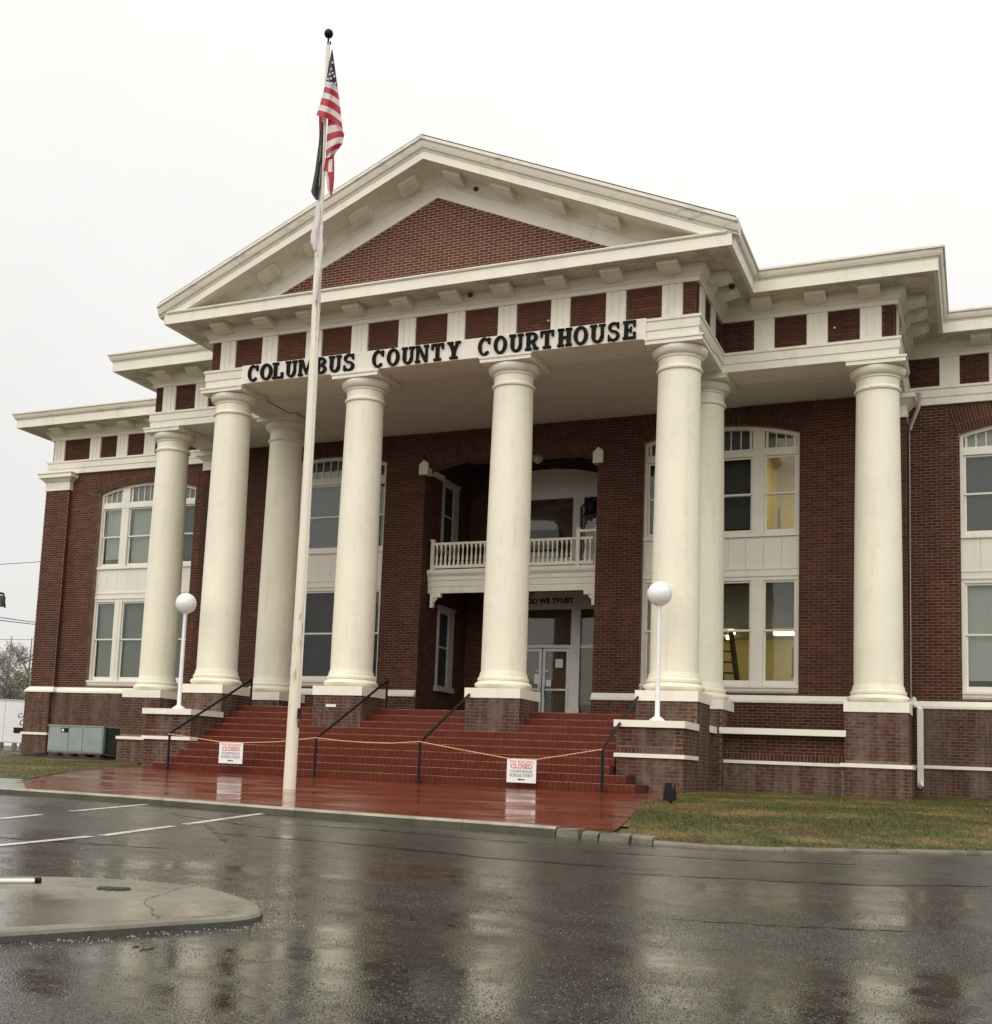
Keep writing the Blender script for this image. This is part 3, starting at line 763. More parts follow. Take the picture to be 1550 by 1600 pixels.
for sgn in (-1, 1):
    # cheek wall beside the steps (carries the lamp)
    a, b_ = sorted((sgn*5.30, sgn*6.66)); zt_ = 1.40
    mb = MB(); mb.box(a, b_, -1.95, -PH, 0.0, zt_); mb.build('cheek_wall', M_mortar_w, CH)
    nr_ = 1 if sgn > 0 else 0
    soldiers('y', -1, -1.95, a, b_, 0.87, 1.0, 1, nr_)
    bricks('y', -1, -1.95, a, b_, 1.0, zt_, 1, near=nr_); bricks('y', -1, -1.95, a, b_, 0.05, 0.79, 1, near=nr_)
    for u, sg in ((a, -1), (b_, 1)):
        bricks('x', sg, u, -1.95, -PH, 0.05, 0.79, 1); bricks('x', sg, u, -1.95, -PH, 0.87, zt_, 1)
    mb = MB(); mb.box(a-.05, b_+.05, -2.03, -PH-0.004, 1.40, 1.54); mb.build('coping', M_ledge, CH)
    mb = MB(); mb.box(a-.045, b_+.045, -1.995, -PH-0.004, 0.785, 0.865); mb.build('stone_band', M_ledge, CH)
    # wall between front and rear corner columns
    a2, b2 = sorted((sgn*6.05, sgn*6.45)); mb = MB(); mb.box(a2, b2, PH, 2.71-PH, 0.0, 1.45); mb.build('porch_wall', M_mortar_w, CH)
    bricks('x', sgn, sgn*6.45, PH, 2.71-PH, 0.05, 1.45, 1)
    mb = MB(); mb.box(a2-.06, b2+.10, PH+0.003, 2.71-PH-0.003, 1.45, 1.60); mb.build('coping', M_ledge, CH)
    # low wall between side columns
    a, b_ = sorted((sgn*(6+PH), sgn*(10-PH))); y0 = 2.28
    mb = MB(); mb.box(a, b_, y0, y0+0.4, 0.0, 1.46); mb.build('porch_wall', M_mortar_w, CH)
    bricks('y', -1, y0, a, b_, 1.03, 1.46, 0, near=nr_); soldiers('y', -1, y0, a, b_, 0.87, 1.03, 0, nr_); bricks('y', -1, y0, a, b_, 0.05, 0.79, 1, near=nr_)
    mb = MB(); mb.box(a-.05, b_+.03, 2.71-PH-.07, y0+0.42, 1.46, 1.60); mb.build('coping', M_ledge, CH)
    mb = MB(); mb.box(a+0.005, b_-0.07, y0-.045, y0-0.0005, 0.795, 0.868); mb.build('stone_band', M_ledge, CH)
    a, b_ = sorted((sgn*(10-PH-.09), sgn*(10+PH+.09)))
    mb = MB(); mb.box(a, b_, 2.71-PH-.10, 2.71+PH, 0.80, 0.885); mb.build('stone_band', M_ledge, CH)
    a, b_ = sorted((sgn*XP, sgn*(XE+.14)))
    mb = MB(); mb.box(a, b_, 6.10, 6.2, 0.885, 0.965); a, b_ = sorted((sgn*(XE-1.05), sgn*(XE+.13))); mb.box(a, b_, 5.93, 6.099, 0.885, 0.965); mb.build('stone_band', M_ledge, CH)
    # sloped water table
    pr = [(-.02, 2.36), (.12, 2.36), (.12, 2.42), (0.005, 2.55), (-.02, 2.55)]
    if sgn > 0: path = [(XO, YW), (XP, YW), (XP, YG), (XE-1.05, YG), (XE-1.05, 6.08), (XE, 6.08), (XE, 9)]
    else: path = [(-XE, 9), (-XE, 6.08), (-XE+1.05, 6.08), (-XE+1.05, YG), (-XP, YG), (-XP, YW), (-XO, YW)]
    mb = MB(); mb.sweep(path, pr); mb.build('water_table', M_ledge, CH)

# ---- columns (shaft > base, plinth block, capital)
def make_column():
    mb = MB(); pr = [(0.60, 2.50), (0.565, 2.53), (0.555, 2.60), (0.53, 2.66)]
    for i in range(13):
        t_ = i/12; pr.append((0.528-0.056*t_**1.7, 2.68+t_*(9.42-2.68)))
    pr += [(0.515, 9.44), (0.522, 9.475), (0.50, 9.51), (0.475, 9.53), (0.475, 9.72)]
    mb.lathe(pr, n=48)
    c = smooth_by_angle(link('column', mb.mesh('column', M_cream), CH, (0, 0, 0)), 35)
    b_ = MB(); b_.lathe([(0.60, 2.244)]+[(0.575+0.095*math.sin(PI*i/10), 2.244+0.19*i/10) for i in range(11)]+[(0.60, 2.44), (0.60, 2.50), (0.52, 2.51)], n=48)
    smooth_by_angle(link('base', b_.mesh('base', M_cream), c), 35)
    p = MB(); p.box(-.68, .68, -.68, .68, 2.02, 2.244); link('plinth_block', p.mesh('plinth_block', M_ledge), c)
    k = MB(); k.lathe([(0.47, 9.715), (0.50, 9.72), (0.505, 9.76)]+[(0.505+0.115*math.sin(PI/2*i/8), 9.77+0.16*(1-math.cos(PI/2*i/8))) for i in range(9)]+[(0.60, 9.965), (0.5, 9.97)], n=48)
    smooth_by_angle(link('capital', k.mesh('capital', M_trim), c), 35)
    q = MB(); q.box(-.64, .64, -.64, .64, 9.968, 10.06); q.box(-.665, .665, -.665, .665, 10.06, 10.107); link('abacus', q.mesh('abacus', M_trim), c)
    return c
col0 = make_column(); base_loc = col0.location.copy()
for i, (x, y) in enumerate(PIERS):
    lc = (x, y-5, 0)
    if i == 0: col0.location = lc
    else: copy_tree(col0, lc)

# ---- entablature and cornice
FX, FY, SX, SY = 6.5, -0.52, 10.45, 2.2
FACE = [(-18.05,24),(-18.05,6.2),(-SX,6.2),(-SX,SY),(-FX,SY),(-FX,FY),(FX,FY),(FX,SY),(SX,SY),(SX,6.2),(18.05,6.2),(18.05,24)]
mb = MB()
mb.sweep(FACE, [(-.95, 10.112), (.045, 10.112), (.045, 10.30), (.07, 10.305), (.07, 10.50), (.10, 10.515), (.10, 10.575), (-.95, 10.575)])
mb.build('architrave', M_trim, CH)
mb = MB(); mb.sweep(FACE, [(-.9, 10.575), (-.045, 10.575), (-.045, 11.42), (-.9, 11.42)]); mb.build('frieze', M_mortar, CH)
mb = MB(); mb.sweep(FACE, [(-.9, 11.36), (.035, 11.36), (.035, 11.46), (.06, 11.47), (.10, 11.55), (.19, 11.62), (.20, 11.70), (-.9, 11.70)]); mb.build('bed_mould', M_trim, CH)
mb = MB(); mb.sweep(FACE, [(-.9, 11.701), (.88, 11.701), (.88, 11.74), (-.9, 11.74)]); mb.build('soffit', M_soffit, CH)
mb = MB(); mb.sweep(FACE, [(.70, 11.741), (.86, 11.68), (.90, 11.68), (.90, 11.945), (.70, 11.945)]); mb.build('fascia', M_trim, CH)
# crown moulding on side and wing cornices (the front gable carries it up the rake)
CR = [(.70, 11.946), (.905, 11.946), (.915, 11.975), (.955, 12.0), (.985, 12.06), (1.0, 12.13), (1.04, 12.145), (1.04, 12.19), (.70, 12.19)]
for path in (FACE[0:5]+[(-FX, FY-.903)], [(FX, FY-.903)]+FACE[7:12]):
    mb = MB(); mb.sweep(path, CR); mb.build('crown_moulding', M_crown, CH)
mb = MB(); mb.sweep([(-FX-.80, FY), (FX+.80, FY)], [(.70, 11.946), (.93, 11.946), (.95, 11.975), (.95, 12.0), (.70, 12.03)]); mb.build('crown_moulding', M_trim, CH)
# roof over wings
for q in (-1, 1):
    mb = MB(); a, b_ = sorted((q*6.7, q*18.7)); mb.box(a, b_, 5.6, 24, 12.05, 12.17); mb.build('roof', M_shingle, CH)
    mb = MB(); a, b_ = sorted((q*6.7, q*11.1)); mb.box(a, b_, 1.6, 5.59, 12.05, 12.17); mb.build('roof', M_shingle, CH)
mb = MB(); mb.box(-17.5, 17.5, 7, 24, 11.75, 12.0); mb.build('roof', M_shingle, CH)

# triglyph blocks, guttae, frieze bricks, brackets
def trig(axis, sign, plane, c):
    mb = MB(); w = 0.235; o = 0.03
    def bx(u0, u1, d0, d1, z0, z1):
        if axis == 'y': mb.box(u0, u1, plane-d1, plane-d0, z0, z1)
        else:
            a, b_ = sorted((plane+sign*d0, plane+sign*d1)); mb.box(a, b_, u0, u1, z0, z1)
    for k in range(3):
        u = c-w+(2*w)*k/3; bx(u+0.012, u+2*w/3-0.012, -.04, o+0.012, 10.578, 11.359)
    bx(c-w, c+w, -.044, o, 10.578, 11.359)
    t_ = mb.build('triglyph', M_trim, CH)
    mb = MB()
    for k in range(6):
        u = c-w+(2*w)*(k+0.5)/6
        if axis == 'y': mb.box(u-.024, u+.024, plane-.095, plane-.0701, 10.455, 10.513)
        else:
            a, b_ = sorted((plane+sign*.0701, plane+sign*.095)); mb.box(a, b_, u-.024, u+.024, 10.455, 10.513)
    mb.build('gutta_strip', M_trim, t_)
def bracket(axis, sign, plane, c):
    w = 0.235; pr = [(.15, 11.53), (.34, 11.535), (.48, 11.56), (.57, 11.60), (.63, 11.60), (.63, 11.6995), (.15, 11.6995)]
    mb = MB()
    if axis == 'y': mb.prismx([(plane-d, z) for d, z in pr], c-w, c+w)
    else:
        n = len(mb.v); k = len(pr)
        for u in (c-w, c+w): mb.v += [(plane+sign*d, u, z) for d, z in pr]
        mb.f += [tuple(range(n, n+k)), tuple(range(n+2*k-1, n+k-1, -1))]; mb.m += [0, 0]
        for i in range(k):
            j = (i+1) % k; mb.f.append((n+j, n+i, n+k+i, n+k+j)); mb.m.append(0)
    mb.build('bracket', M_trim, CH)
TF = [0.66, 1.985, 3.31, 4.635, 5.93]
front_t = sorted([-x for x in TF]+TF)
def frieze_run(axis, sign, plane, u0, u1, centres, brk=None):
    for c in centres: trig(axis, sign, plane, c)
    for c in (brk if brk is not None else centres): bracket(axis, sign, plane, c)
    edges = [u0]+[e for c in sorted(centres) for e in (c-.24, c+.24)]+[u1]
    for a, b_ in zip(edges[0::2], edges[1::2]):
        if b_-a > 0.06: bricks(axis, sign, plane-0.0*sign if axis == 'x' else plane+0.0, a+.004, b_-.004, 10.58, 11.358, 2 if axis == 'y' and plane < 0 else 0)
frieze_run('y', -1, FY+.045-.012, -FX+.05, FX-.05, front_t)
for sgn in (-1, 1):
    cs = [sgn*v for v in (7.50, 8.71, 9.89)]
    a, b_ = sorted((sgn*FX, sgn*(SX-.05))); frieze_run('y', -1, SY+.033, a, b_, cs)
    cs = [sgn*v for v in (11.47, 12.62, 13.72, 14.9, 16.09, 17.70)]
    a, b_ = sorted((sgn*SX, sgn*(18.0))); frieze_run('y', -1, 6.2+.033, a, b_, cs, [sgn*v for v in (12.2, 13.3, 14.5, 15.88, 17.5)])
    frieze_run('x', sgn, sgn*(FX-.033), FY+.05, SY, [0.0, 1.2], [0.15, 1.05])
    frieze_run('x', sgn, sgn*(SX-.033), SY+.05, 6.2, [2.75, 4.0, 5.2], [2.9, 3.75, 4.7])
# capitals of corner pilasters and antae
def pil_cap(x0, x1, y0, y1, z0=9.5, z1=10.11):
    mb = MB(); mb.box(x0-.03, x1+.03, y0-.03, y1, z0, z0+.03); mb.box(x0-.02, x1+.02, y0-.02, y1, z0+.03, z0+.30)
    p = [(0.03, z0+.30), (.06, z0+.32), (.15, z0+.42), (.22, z0+.44), (.22, z0+.55), (.25, z1-.02), (.25, z1), (-.1, z1), (-.1, z0+.30)]
    mb.sweep([(x0, y1), (x0, y0), (x1, y0), (x1, y1)], p); mb.build('pilaster_capital', M_trim, CH)
for sgn in (-1, 1):
    a, b_ = sorted((sgn*(XE-1.05), sgn*XE)); pil_cap(a, b_, 6.08, 6.6)
    a, b_ = sorted((sgn*(XP-.75), sgn*(XP+.0))); pil_cap(a, b_, YW-.02, YW+.6, 9.5, 10.10)

# porch ceiling
mb = MB()
mb.box(-FX+.3, FX-.3, 0.32, YW+.1, 10.135, 10.2); mb.box(FX-.29, SX-.3, 2.9, YW+.1, 10.135, 10.2); mb.box(-SX+.3, -FX+.29, 2.9, YW+.1, 10.135, 10.2)
mb.build('porch_ceiling', M_ceil, CH)
mb = MB()
for s_ in (-1, 1):
    a, b_ = sorted((s_*5.55, s_*6.45)); mb.box(a, b_, 0.44, 2.0, 10.111, 10.134); mb.box(a, b_, 3.4, YW, 10.111, 10.134)
mb.box(-5.5, 5.5, 1.0, 1.25, 10.116, 10.134); mb.box(-10, -6.5, 3.5, 3.62, 10.116, 10.134); mb.box(6.5, 10, 3.5, 3.62, 10.116, 10.134)
mb.build('ceiling_beam', M_ceil, CH)

# ---- pediment
SLP = 0.438; YF = FY-.90
def rz_line(x, z0): return z0-SLP*abs(x)
TY = -0.45
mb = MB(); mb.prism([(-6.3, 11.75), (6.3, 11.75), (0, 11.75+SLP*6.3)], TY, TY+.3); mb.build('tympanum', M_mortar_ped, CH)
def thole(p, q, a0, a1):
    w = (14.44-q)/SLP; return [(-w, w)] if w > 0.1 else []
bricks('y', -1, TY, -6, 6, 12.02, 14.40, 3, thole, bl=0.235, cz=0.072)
def rake(name, mtl, prof, x_end=7.42, yb=None):
    """prof: list of (y, dz) closed; swept up both rakes, vertical cut at the eave, mitred at the apex"""
    mb = MB(); k = len(prof)
    for x in (-x_end, 0, x_end): mb.v += [(x, y, 14.97-SLP*abs(x)+dz) for y, dz in prof]
    for i in range(2):
        for j in range(k):
            q = (j+1) % k; mb.f.append((i*k+j, i*k+q, (i+1)*k+q, (i+1)*k+j)); mb.m.append(0)
    mb.f += [tuple(reversed(range(k))), tuple(range(2*k, 3*k))]; mb.m += [0, 0]
    return mb.build(name, mtl, CH)
rake('rake_fascia', M_trim, [(YF+.2, .0), (YF+.005, .0), (YF+.005, .20), (YF+.2, .20)], 7.39)
rake('rake_soffit', M_trim, [(TY+.2, .03), (YF+.19, .03), (YF+.19, .09), (TY+.2, .09)], 7.35)
rake('rake_bed_mould', M_trim, [(TY+.1, -.56), (TY-.05, -.56), (TY-.05, -.22), (TY-.09, -.2), (TY-.16, -.07), (TY-.24, .029), (TY+.1, .029)], 6.6)
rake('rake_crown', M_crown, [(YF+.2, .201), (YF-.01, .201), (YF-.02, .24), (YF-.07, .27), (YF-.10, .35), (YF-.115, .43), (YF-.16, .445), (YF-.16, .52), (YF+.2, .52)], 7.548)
rake('roof', M_shingle, [(YF-.13, .521), (YF-.13, .56), (9.5, .55), (9.5, .521)], 7.50)
for s_ in (-1, 1):
    for xc in (0.60, 1.92, 3.23, 4.56):
        w = 0.235; pr = [(TY-.24, -.17), (TY-.40, -.165), (TY-.52, -.13), (TY-.60, -.09), (TY-.64, -.09), (TY-.64, .029), (TY-.24, .029)]
        mb = MB(); k = len(pr)
        for x in (s_*xc-w, s_*xc+w): mb.v += [(x, y, 14.97-SLP*abs(x)+dz) for y, dz in pr]
        mb.f += [tuple(reversed(range(k))), tuple(range(k, 2*k))]; mb.m += [0, 0]
        for j in range(k):
            q = (j+1) % k; mb.f.append((j, q, k+q, k+j)); mb.m.append(0)
        mb.build('rake_bracket', M_trim, CH)
# wasp nests / dark stains stuck in the soffits
for (x, y, z) in ((1.15, -.78, 14.30), (1.12, -.80, 11.62), (7.0, .75, 11.66)):
    mb = MB(); mb.sphere((x, y, z), 0.07, 10, 6, sz=0.8); mb.build('wasp_nest', M_shingle, CH)

# ---- sign board and letters
sb = MB(); sb.box(-5.39, 5.37, FY-.098, FY-.02, 10.118, 10.602)
board = sb.build('sign_board', M_ledge, CH)
def ring(cx, cz, rx, rz_, tx, tz, a0, a1, n=18):
    o = []; a0, a1 = math.radians(a0), math.radians(a1)
    for i in range(n):
        p, q = a0+(a1-a0)*i/n, a0+(a1-a0)*(i+1)/n
        o.append([(cx+(rx-tx)*math.cos(p), cz+(rz_-tz)*math.sin(p)), (cx+rx*math.cos(p), cz+rz_*math.sin(p)), (cx+rx*math.cos(q), cz+rz_*math.sin(q)), (cx+(rx-tx)*math.cos(q), cz+(rz_-tz)*math.sin(q))])
    return o
def R_(x0, z0, x1, z1): return [(x0, z0), (x1, z0), (x1, z1), (x0, z1)]
sT = 0.25; tH = 0.12
GL = {
 'C': ring(.5, .5, .5, .52, .27, .12, 48, 312)+[R_(.80, .64, .98, .98), R_(.72, .10, .86, .22)],
 'O': ring(.5, .5, .5, .52, .26, .13, 0, 360, 28),
 'L': [R_(.12, 0, .40, 1), R_(0, 0, .98, tH), R_(0, 1-tH, .55, 1), R_(.78, 0, .98, .36)],
 'U': [R_(.10, .28, .36, 1), R_(.70, .28, .90, 1), R_(0, 1-tH, .46, 1), R_(.58, 1-tH, 1, 1)]+ring(.5, .32, .40, .34, .24, .14, 180, 360),
 'M': [R_(.06, 0, .22, 1), R_(.74, 0, .96, 1), [(.10, 1), (.52, .02), (.52, .32), (.30, 1)], [(.52, .02), (.86, 1), (.74, 1), (.52, .32)], R_(0, 0, .30, tH), R_(.66, 0, 1, tH), R_(0, 1-tH, .24, 1), R_(.78, 1-tH, 1, 1)],
 'B': [R_(.10, 0, .38, 1), R_(0, 0, .55, tH), R_(0, 1-tH, .55, 1), R_(.3, .46, .6, .56)]+ring(.52, .755, .40, .245, .25, .11, -90, 90)+ring(.54, .27, .46, .27, .27, .12, -90, 90),
 'S': ring(.5, .745, .45, .275, .24, .11, 25, 270)+ring(.5, .275, .48, .295, .25, .12, -155, 90)+[R_(.78, .66, .92, 1.0), R_(.04, 0, .18, .34)],
 'N': [R_(.08, 0, .26, 1), R_(.76, 0, .92, 1), [(.08, 1), (.70, 0), (.92, 0), (.34, 1)], R_(0, 0, .38, tH), R_(0, 1-tH, .34, 1), R_(.62, 1-tH, 1, 1)],
 'T': [R_(.36, 0, .64, 1), R_(.20, 0, .80, tH), R_(0, 1-tH, 1, 1), R_(0, .66, .16, 1), R_(.84, .66, 1, 1)],
 'Y': [R_(.36, 0, .64, .48), R_(.20, 0, .80, tH), [(.36, .40), (.62, .46), (.36, 1), (.06, 1)], [(.44, .46), (.64, .42), (.92, 1), (.72, 1)], R_(0, 1-tH, .44, 1), R_(.60, 1-tH, 1, 1)],
 'R': [R_(.10, 0, .36, 1), R_(0, 0, .48, tH), R_(0, 1-tH, .5, 1), R_(.3, .42, .6, .53)]+ring(.50, .715, .42, .285, .25, .12, -90, 90)+[[(.42, .48), (.70, 0), (.98, 0), (.66, .50)], R_(.62, 0, 1, tH)],
 'H': [R_(.09, 0, .36, 1), R_(.64, 0, .91, 1), R_(.3, .44, .7, .56), R_(0, 0, .45, tH), R_(.55, 0, 1, tH), R_(0, 1-tH, .45, 1), R_(.55, 1-tH, 1, 1)],
 'E': [R_(.10, 0, .38, 1), R_(0, 0, .96, tH), R_(0, 1-tH, .94, 1), R_(.76, 0, .96, .36), R_(.76, .66, .94, 1), R_(.3, .45, .62, .56), R_(.54, .34, .66, .67)],
}
LET = [('C',-5.17,-4.86),('O',-4.79,-4.43),('L',-4.42,-4.09),('U',-4.03,-3.69),('M',-3.65,-3.2),('B',-3.14,-2.82),('U',-2.76,-2.4),('S',-2.34,-2.02),
 ('C',-1.52,-1.2),('O',-1.11,-0.77),('U',-0.71,-0.37),('N',-0.34,0.02),('T',0.09,0.42),('Y',0.51,0.86),
 ('C',1.32,1.63),('O',1.72,2.05),('U',2.11,2.46),('R',2.51,2.84),('T',2.88,3.21),('H',3.3,3.65),('O',3.69,4.03),('U',4.08,4.44),('S',4.49,4.78),('E',4.85,5.16)]
for ch, x0, x1 in LET:
    mb = MB()
    for i, pg in enumerate(GL[ch]):
        q = [(x0+a*(x1-x0), 10.145+b_*0.425) for a, b_ in pg]
        A_ = sum(q[k][0]*q[(k+1) % len(q)][1]-q[(k+1) % len(q)][0]*q[k][1] for k in range(len(q)))
        if A_ < 0: q = q[::-1]
        mb.prism(q, FY-.155-0.0004*(i % 5), FY-.099)
    mb.build('letter', M_letter, board)

# ---- windows
def rect_frame(mb, x0, x1, z0, z1, w, y0, y1, wb=None):
    wb = wb or w
    mb.box(x0, x0+w, y0, y1, z0, z1); mb.box(x1-w, x1, y0, y1, z0, z1)
    mb.box(x0+w, x1-w, y0, y1, z0, z0+wb); mb.box(x0+w, x1-w, y0, y1, z1-w, z1)
def make_window():
    """local: centre x = 0, y = 0 is the outer face of the frame, facing -y"""
    zc = 9.65-ARC_R; mb = MB()
    def arch_z(x, off=0): return zc+math.sqrt((ARC_R-off)**2-x*x)
    # jambs, mullions
    for s_ in (-1, 1):
        a, b_ = sorted((s_*1.945, s_*2.03)); mb.prism([(a, 2.8), (b_, 2.8), (b_, arch_z(b_)), (a, arch_z(a))], 0, .16)
        a, b_ = sorted((s_*.83, s_*1.13)); mb.box(a, b_, -.01, .16, 2.8, 5.62); mb.box(a, b_, -.01, .16, 6.75, 8.8); mb.prism([(a, 8.97), (b_, 8.97), (b_, arch_z(b_, .1)), (a, arch_z(a, .1))], -.01, .16)
        a, b_ = sorted((s_*.93, s_*1.03)); mb.box(a, b_, -.025, -.0101, 2.85, 5.55)
    # arch head ring
    ap = [x/12*1.945 for x in range(-12, 13)]
    for a, b_ in zip(ap[:-1], ap[1:]):
        mb.prism([(a, arch_z(a, .10)), (b_, arch_z(b_, .10)), (b_, arch_z(b_)), (a, arch_z(a))], 0.002, .16)
    # transom bar, spandrel frame
    mb.box(-1.945, 1.945, -.02, .158, 8.80, 8.90); mb.box(-1.945, 1.945, -.005, .158, 8.90, 8.97)
    mb.box(-1.945, 1.945, -.005, .158, 5.52, 5.62); mb.box(-2.03, 2.03, -.035, .158, 5.62, 5.66); mb.box(-2.03, 2.03, -.012, .158, 5.66, 5.80); mb.box(-2.03, 2.03, -.03, .158, 5.80, 5.84)
    mb.box(-2.03, 2.03, -.05, .158, 6.66, 6.70); mb.box(-2.03, 2.03, -.03, .158, 6.70, 6.76)
    w = link('window', mb.mesh('window', M_frame), CH)
    # panel boards
    for k in range(9):
        x0 = -2.03+4.06*k/9; b_ = MB(); b_.box(x0+.003, x0+4.06/9-.003, .01, .15, 5.841, 6.659)
        link('panel_board', b_.mesh('panel_board', M_frame), w)
    # sill
    s_ = MB(); s_.box(-2.22, 2.22, -.14, .158, 2.74, 2.80); s_.box(-2.18, 2.18, -.10, .158, 2.66, 2.74); s_.box(-2.12, 2.12, -.07, .158, 2.56, 2.66)
    link('sill', s_.mesh('sill', M_frame), w)
    # sashes and panes
    for x0, x1 in ((-1.945, -1.13), (-.83, .83), (1.13, 1.945)):
        for z0, zm, z1 in ((2.8, 4.225, 5.52), (6.76, 7.80, 8.80)):
            s_ = MB(); rect_frame(s_, x0+.002, x1-.002, z0+.001, zm+.025, .055, .085, .125, .14 if z0 < 3 else .10); link('sash', s_.mesh('sash', M_frame), w)
            s_ = MB(); rect_frame(s_, x0+.002, x1-.002, zm-.02, z1-.002, .05, .04, .0845, .045); link('sash', s_.mesh('sash', M_frame), w)
            p = MB(); p.box(x0+.04, x1-.04, .103, .107, z0+.08, zm); link('pane', p.mesh('pane', M_glass), w)
            p = MB(); p.box(x0+.04, x1-.04, .06, .064, zm, z1-.04); link('pane', p.mesh('pane', M_glass), w)
        n = 6 if x1-x0 > 1 else 3; mu = MB()
        pw = (x1-x0-.12)/n; a0 = x0+.06
        mu.box(x0+.002, x1-.002, .05, .09, 8.971, 9.02)
        for k in range(n+1):
            xx = a0+pw*k; hw = .013 if 0 < k < n else .03
            mu.prism([(xx-hw, 9.02), (xx+hw, 9.02), (xx+hw, arch_z(xx+hw, .09)), (xx-hw, arch_z(xx-hw, .09))], .05, .09)
        link('muntin', mu.mesh('muntin', M_frame), w)
        for k in range(n):
            xa, xb = a0+pw*k+.01, a0+pw*(k+1)-.01; p = MB()
            p.prism([(xa, 9.0), (xb, 9.0), (xb, arch_z(xb, .06)), (xa, arch_z(xa, .06))], .068, .072); link('pane', p.mesh('pane', M_glass), w)
    return w
win0 = make_window()
wins = []
for i, (x, y) in enumerate(((5.93, 5.15), (-5.93, 5.15), (13.72, 6.40), (-13.72, 6.40))):
    lc = (x, y-5, 0)
    if i == 0: win0.location = lc; wins.append(win0)
    else: wins.append(copy_tree(win0, lc))
def blind(x0, x1, y, z0, z1, mtl, slats=True):
    mb = MB()
    if slats:
        n = max(4, int((z1-z0)/0.055))
        for k in range(n):
            z = z0+(z1-z0)*k/n; mb.box(x0, x1, y, y+.012, z, z+(z1-z0)/n*0.9)
    mb.box(x0, x1, y+.013, y+.02, z0, z1)
    mb.build('blind', mtl, CH)
BAYS = ((-1.9, -1.15), (-.8, .8), (1.15, 1.9))
for xc, y, lo, up, tr in ((-13.72, 6.40, M_blind, M_blind_l, M_blind), (13.72, 6.40, M_blind_l, M_blind_b, M_blind_l)):
    for k, (a, b_) in enumerate(BAYS):
        blind(xc+a, xc+b_, y+.24, 2.85 if xc < 0 else 3.10, 5.5, lo); blind(xc+a, xc+b_, y+.24, 6.85 if xc > 0 else (7.05, 6.9, 6.8)[k], 8.8, up if k < 2 or xc > 0 else M_blind_b); blind(xc+a, xc+b_, y+.24, 8.98, 9.6, tr, False)
for k, (a, b_) in enumerate(BAYS):      # left portico window: dark with blinds well back
    blind(-5.93+a, -5.93+b_, 5.7, 2.85, 5.5, M_dark); blind(-5.93+a, -5.93+b_, 5.5, 6.85, 8.8, M_blind_b if k else M_blind); blind(-5.93+a, -5.93+b_, 5.5, 8.98, 9.6, M_blind, False)
for k, (a, b_) in enumerate(BAYS):
    blind(5.93+a, 5.93+b_, 5.5, 8.98, 9.6, M_blind, False)
    if k < 2: blind(5.93+a, 5.93+b_, 5.55, 6.85+.12, 8.8, M_blind_b)
# rooms behind the windows
def room(x0, x1, y0, y1, z0, z1, mtl, ceil, name='room'):
    mb = MB()
    mb.poly([(x0,y1,z0),(x1,y1,z0),(x1,y1,z1),(x0,y1,z1)], 0); mb.poly([(x0,y0,z0),(x0,y1,z0),(x0,y1,z1),(x0,y0,z1)], 0); mb.poly([(x1,y1,z0),(x1,y0,z0),(x1,y0,z1),(x1,y1,z1)], 0)
    mb.poly([(x0,y0,z1),(x1,y0,z1),(x1,y1,z1),(x0,y1,z1)], 1); mb.poly([(x0,y0,z0),(x0,y1,z0),(x1,y1,z0),(x1,y0,z0)], 1)
    return mb.build(name, [mtl, ceil], CH)
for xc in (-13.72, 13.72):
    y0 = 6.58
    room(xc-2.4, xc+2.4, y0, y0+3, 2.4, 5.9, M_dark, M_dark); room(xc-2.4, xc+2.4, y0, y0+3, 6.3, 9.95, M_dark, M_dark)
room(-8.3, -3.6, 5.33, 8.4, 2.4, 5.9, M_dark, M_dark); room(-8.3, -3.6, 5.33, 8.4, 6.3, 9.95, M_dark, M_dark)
room(3.3, 9.6, 5.33, 10.2, 2.4, 5.7, M_yellow_g, M_plaster)      # lit ground-floor room
room(6.85, 9.9, 5.33, 8.8, 6.5, 9.3, M_yellow, M_plaster)      # lit upper room
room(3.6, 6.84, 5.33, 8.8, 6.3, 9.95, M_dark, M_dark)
mb = MB(); mb.box(3.4, 9.5, 6.75, 6.85, 4.52, 5.65); mb.box(3.4, 9.5, 6.85, 10.1, 4.55, 4.6); mb.build('dropped_ceiling', M_plaster, CH)
for (x0, x1, y0) in ((6.9, 7.9, 7.9), (7.5, 8.5, 9.3), (5.1, 5.22, 7.6), (5.4, 5.52, 7.6), (5.72, 5.86, 7.6), (5.05, 5.17, 9.0), (5.4, 5.52, 9.0)):
    mb = MB(); mb.box(x0, x1, y0, y0+.3, 4.44, 4.549); mb.build('ceiling_lamp', M_tube, CH)
mb = MB(); mb.box(8.0, 9.6, 5.9, 7.6, 9.26, 9.299); mb.build('ceiling_lamp', M_panel_l, CH)
mb = MB(); mb.box(7.0, 7.5, 6.4, 6.8, 9.27, 9.298); mb.box(7.05, 7.45, 7.0, 7.2, 9.27, 9.298); mb.build('ceiling_vent', M_blind_b, CH)
mb = MB(); mb.box(6.95, 8.9, 8.7, 8.79, 6.5, 8.25); mb.build('partition', M_yellow, CH)
mb = MB()                                                       # step ladder and desk in the lit room
mb.tube([(5.45, 7.2, 4.45), (5.72, 7.2, 2.5)], .075, 4); mb.tube([(5.85, 7.3, 4.45), (6.12, 7.3, 2.5)], .075, 4)
for k in range(6):
    z = 2.7+.3*k; f_ = (4.45-z)/1.95; mb.tube([(5.45+.27*f_, 7.2, z), (5.85+.27*f_, 7.3, z)], .025)
link('step_ladder', mb.mesh('step_ladder', plain('dark_wood', (.045, .032, .02), .7, var=.3)), None, label='dark step ladder leaning inside the lit ground-floor window', cat='ladder')
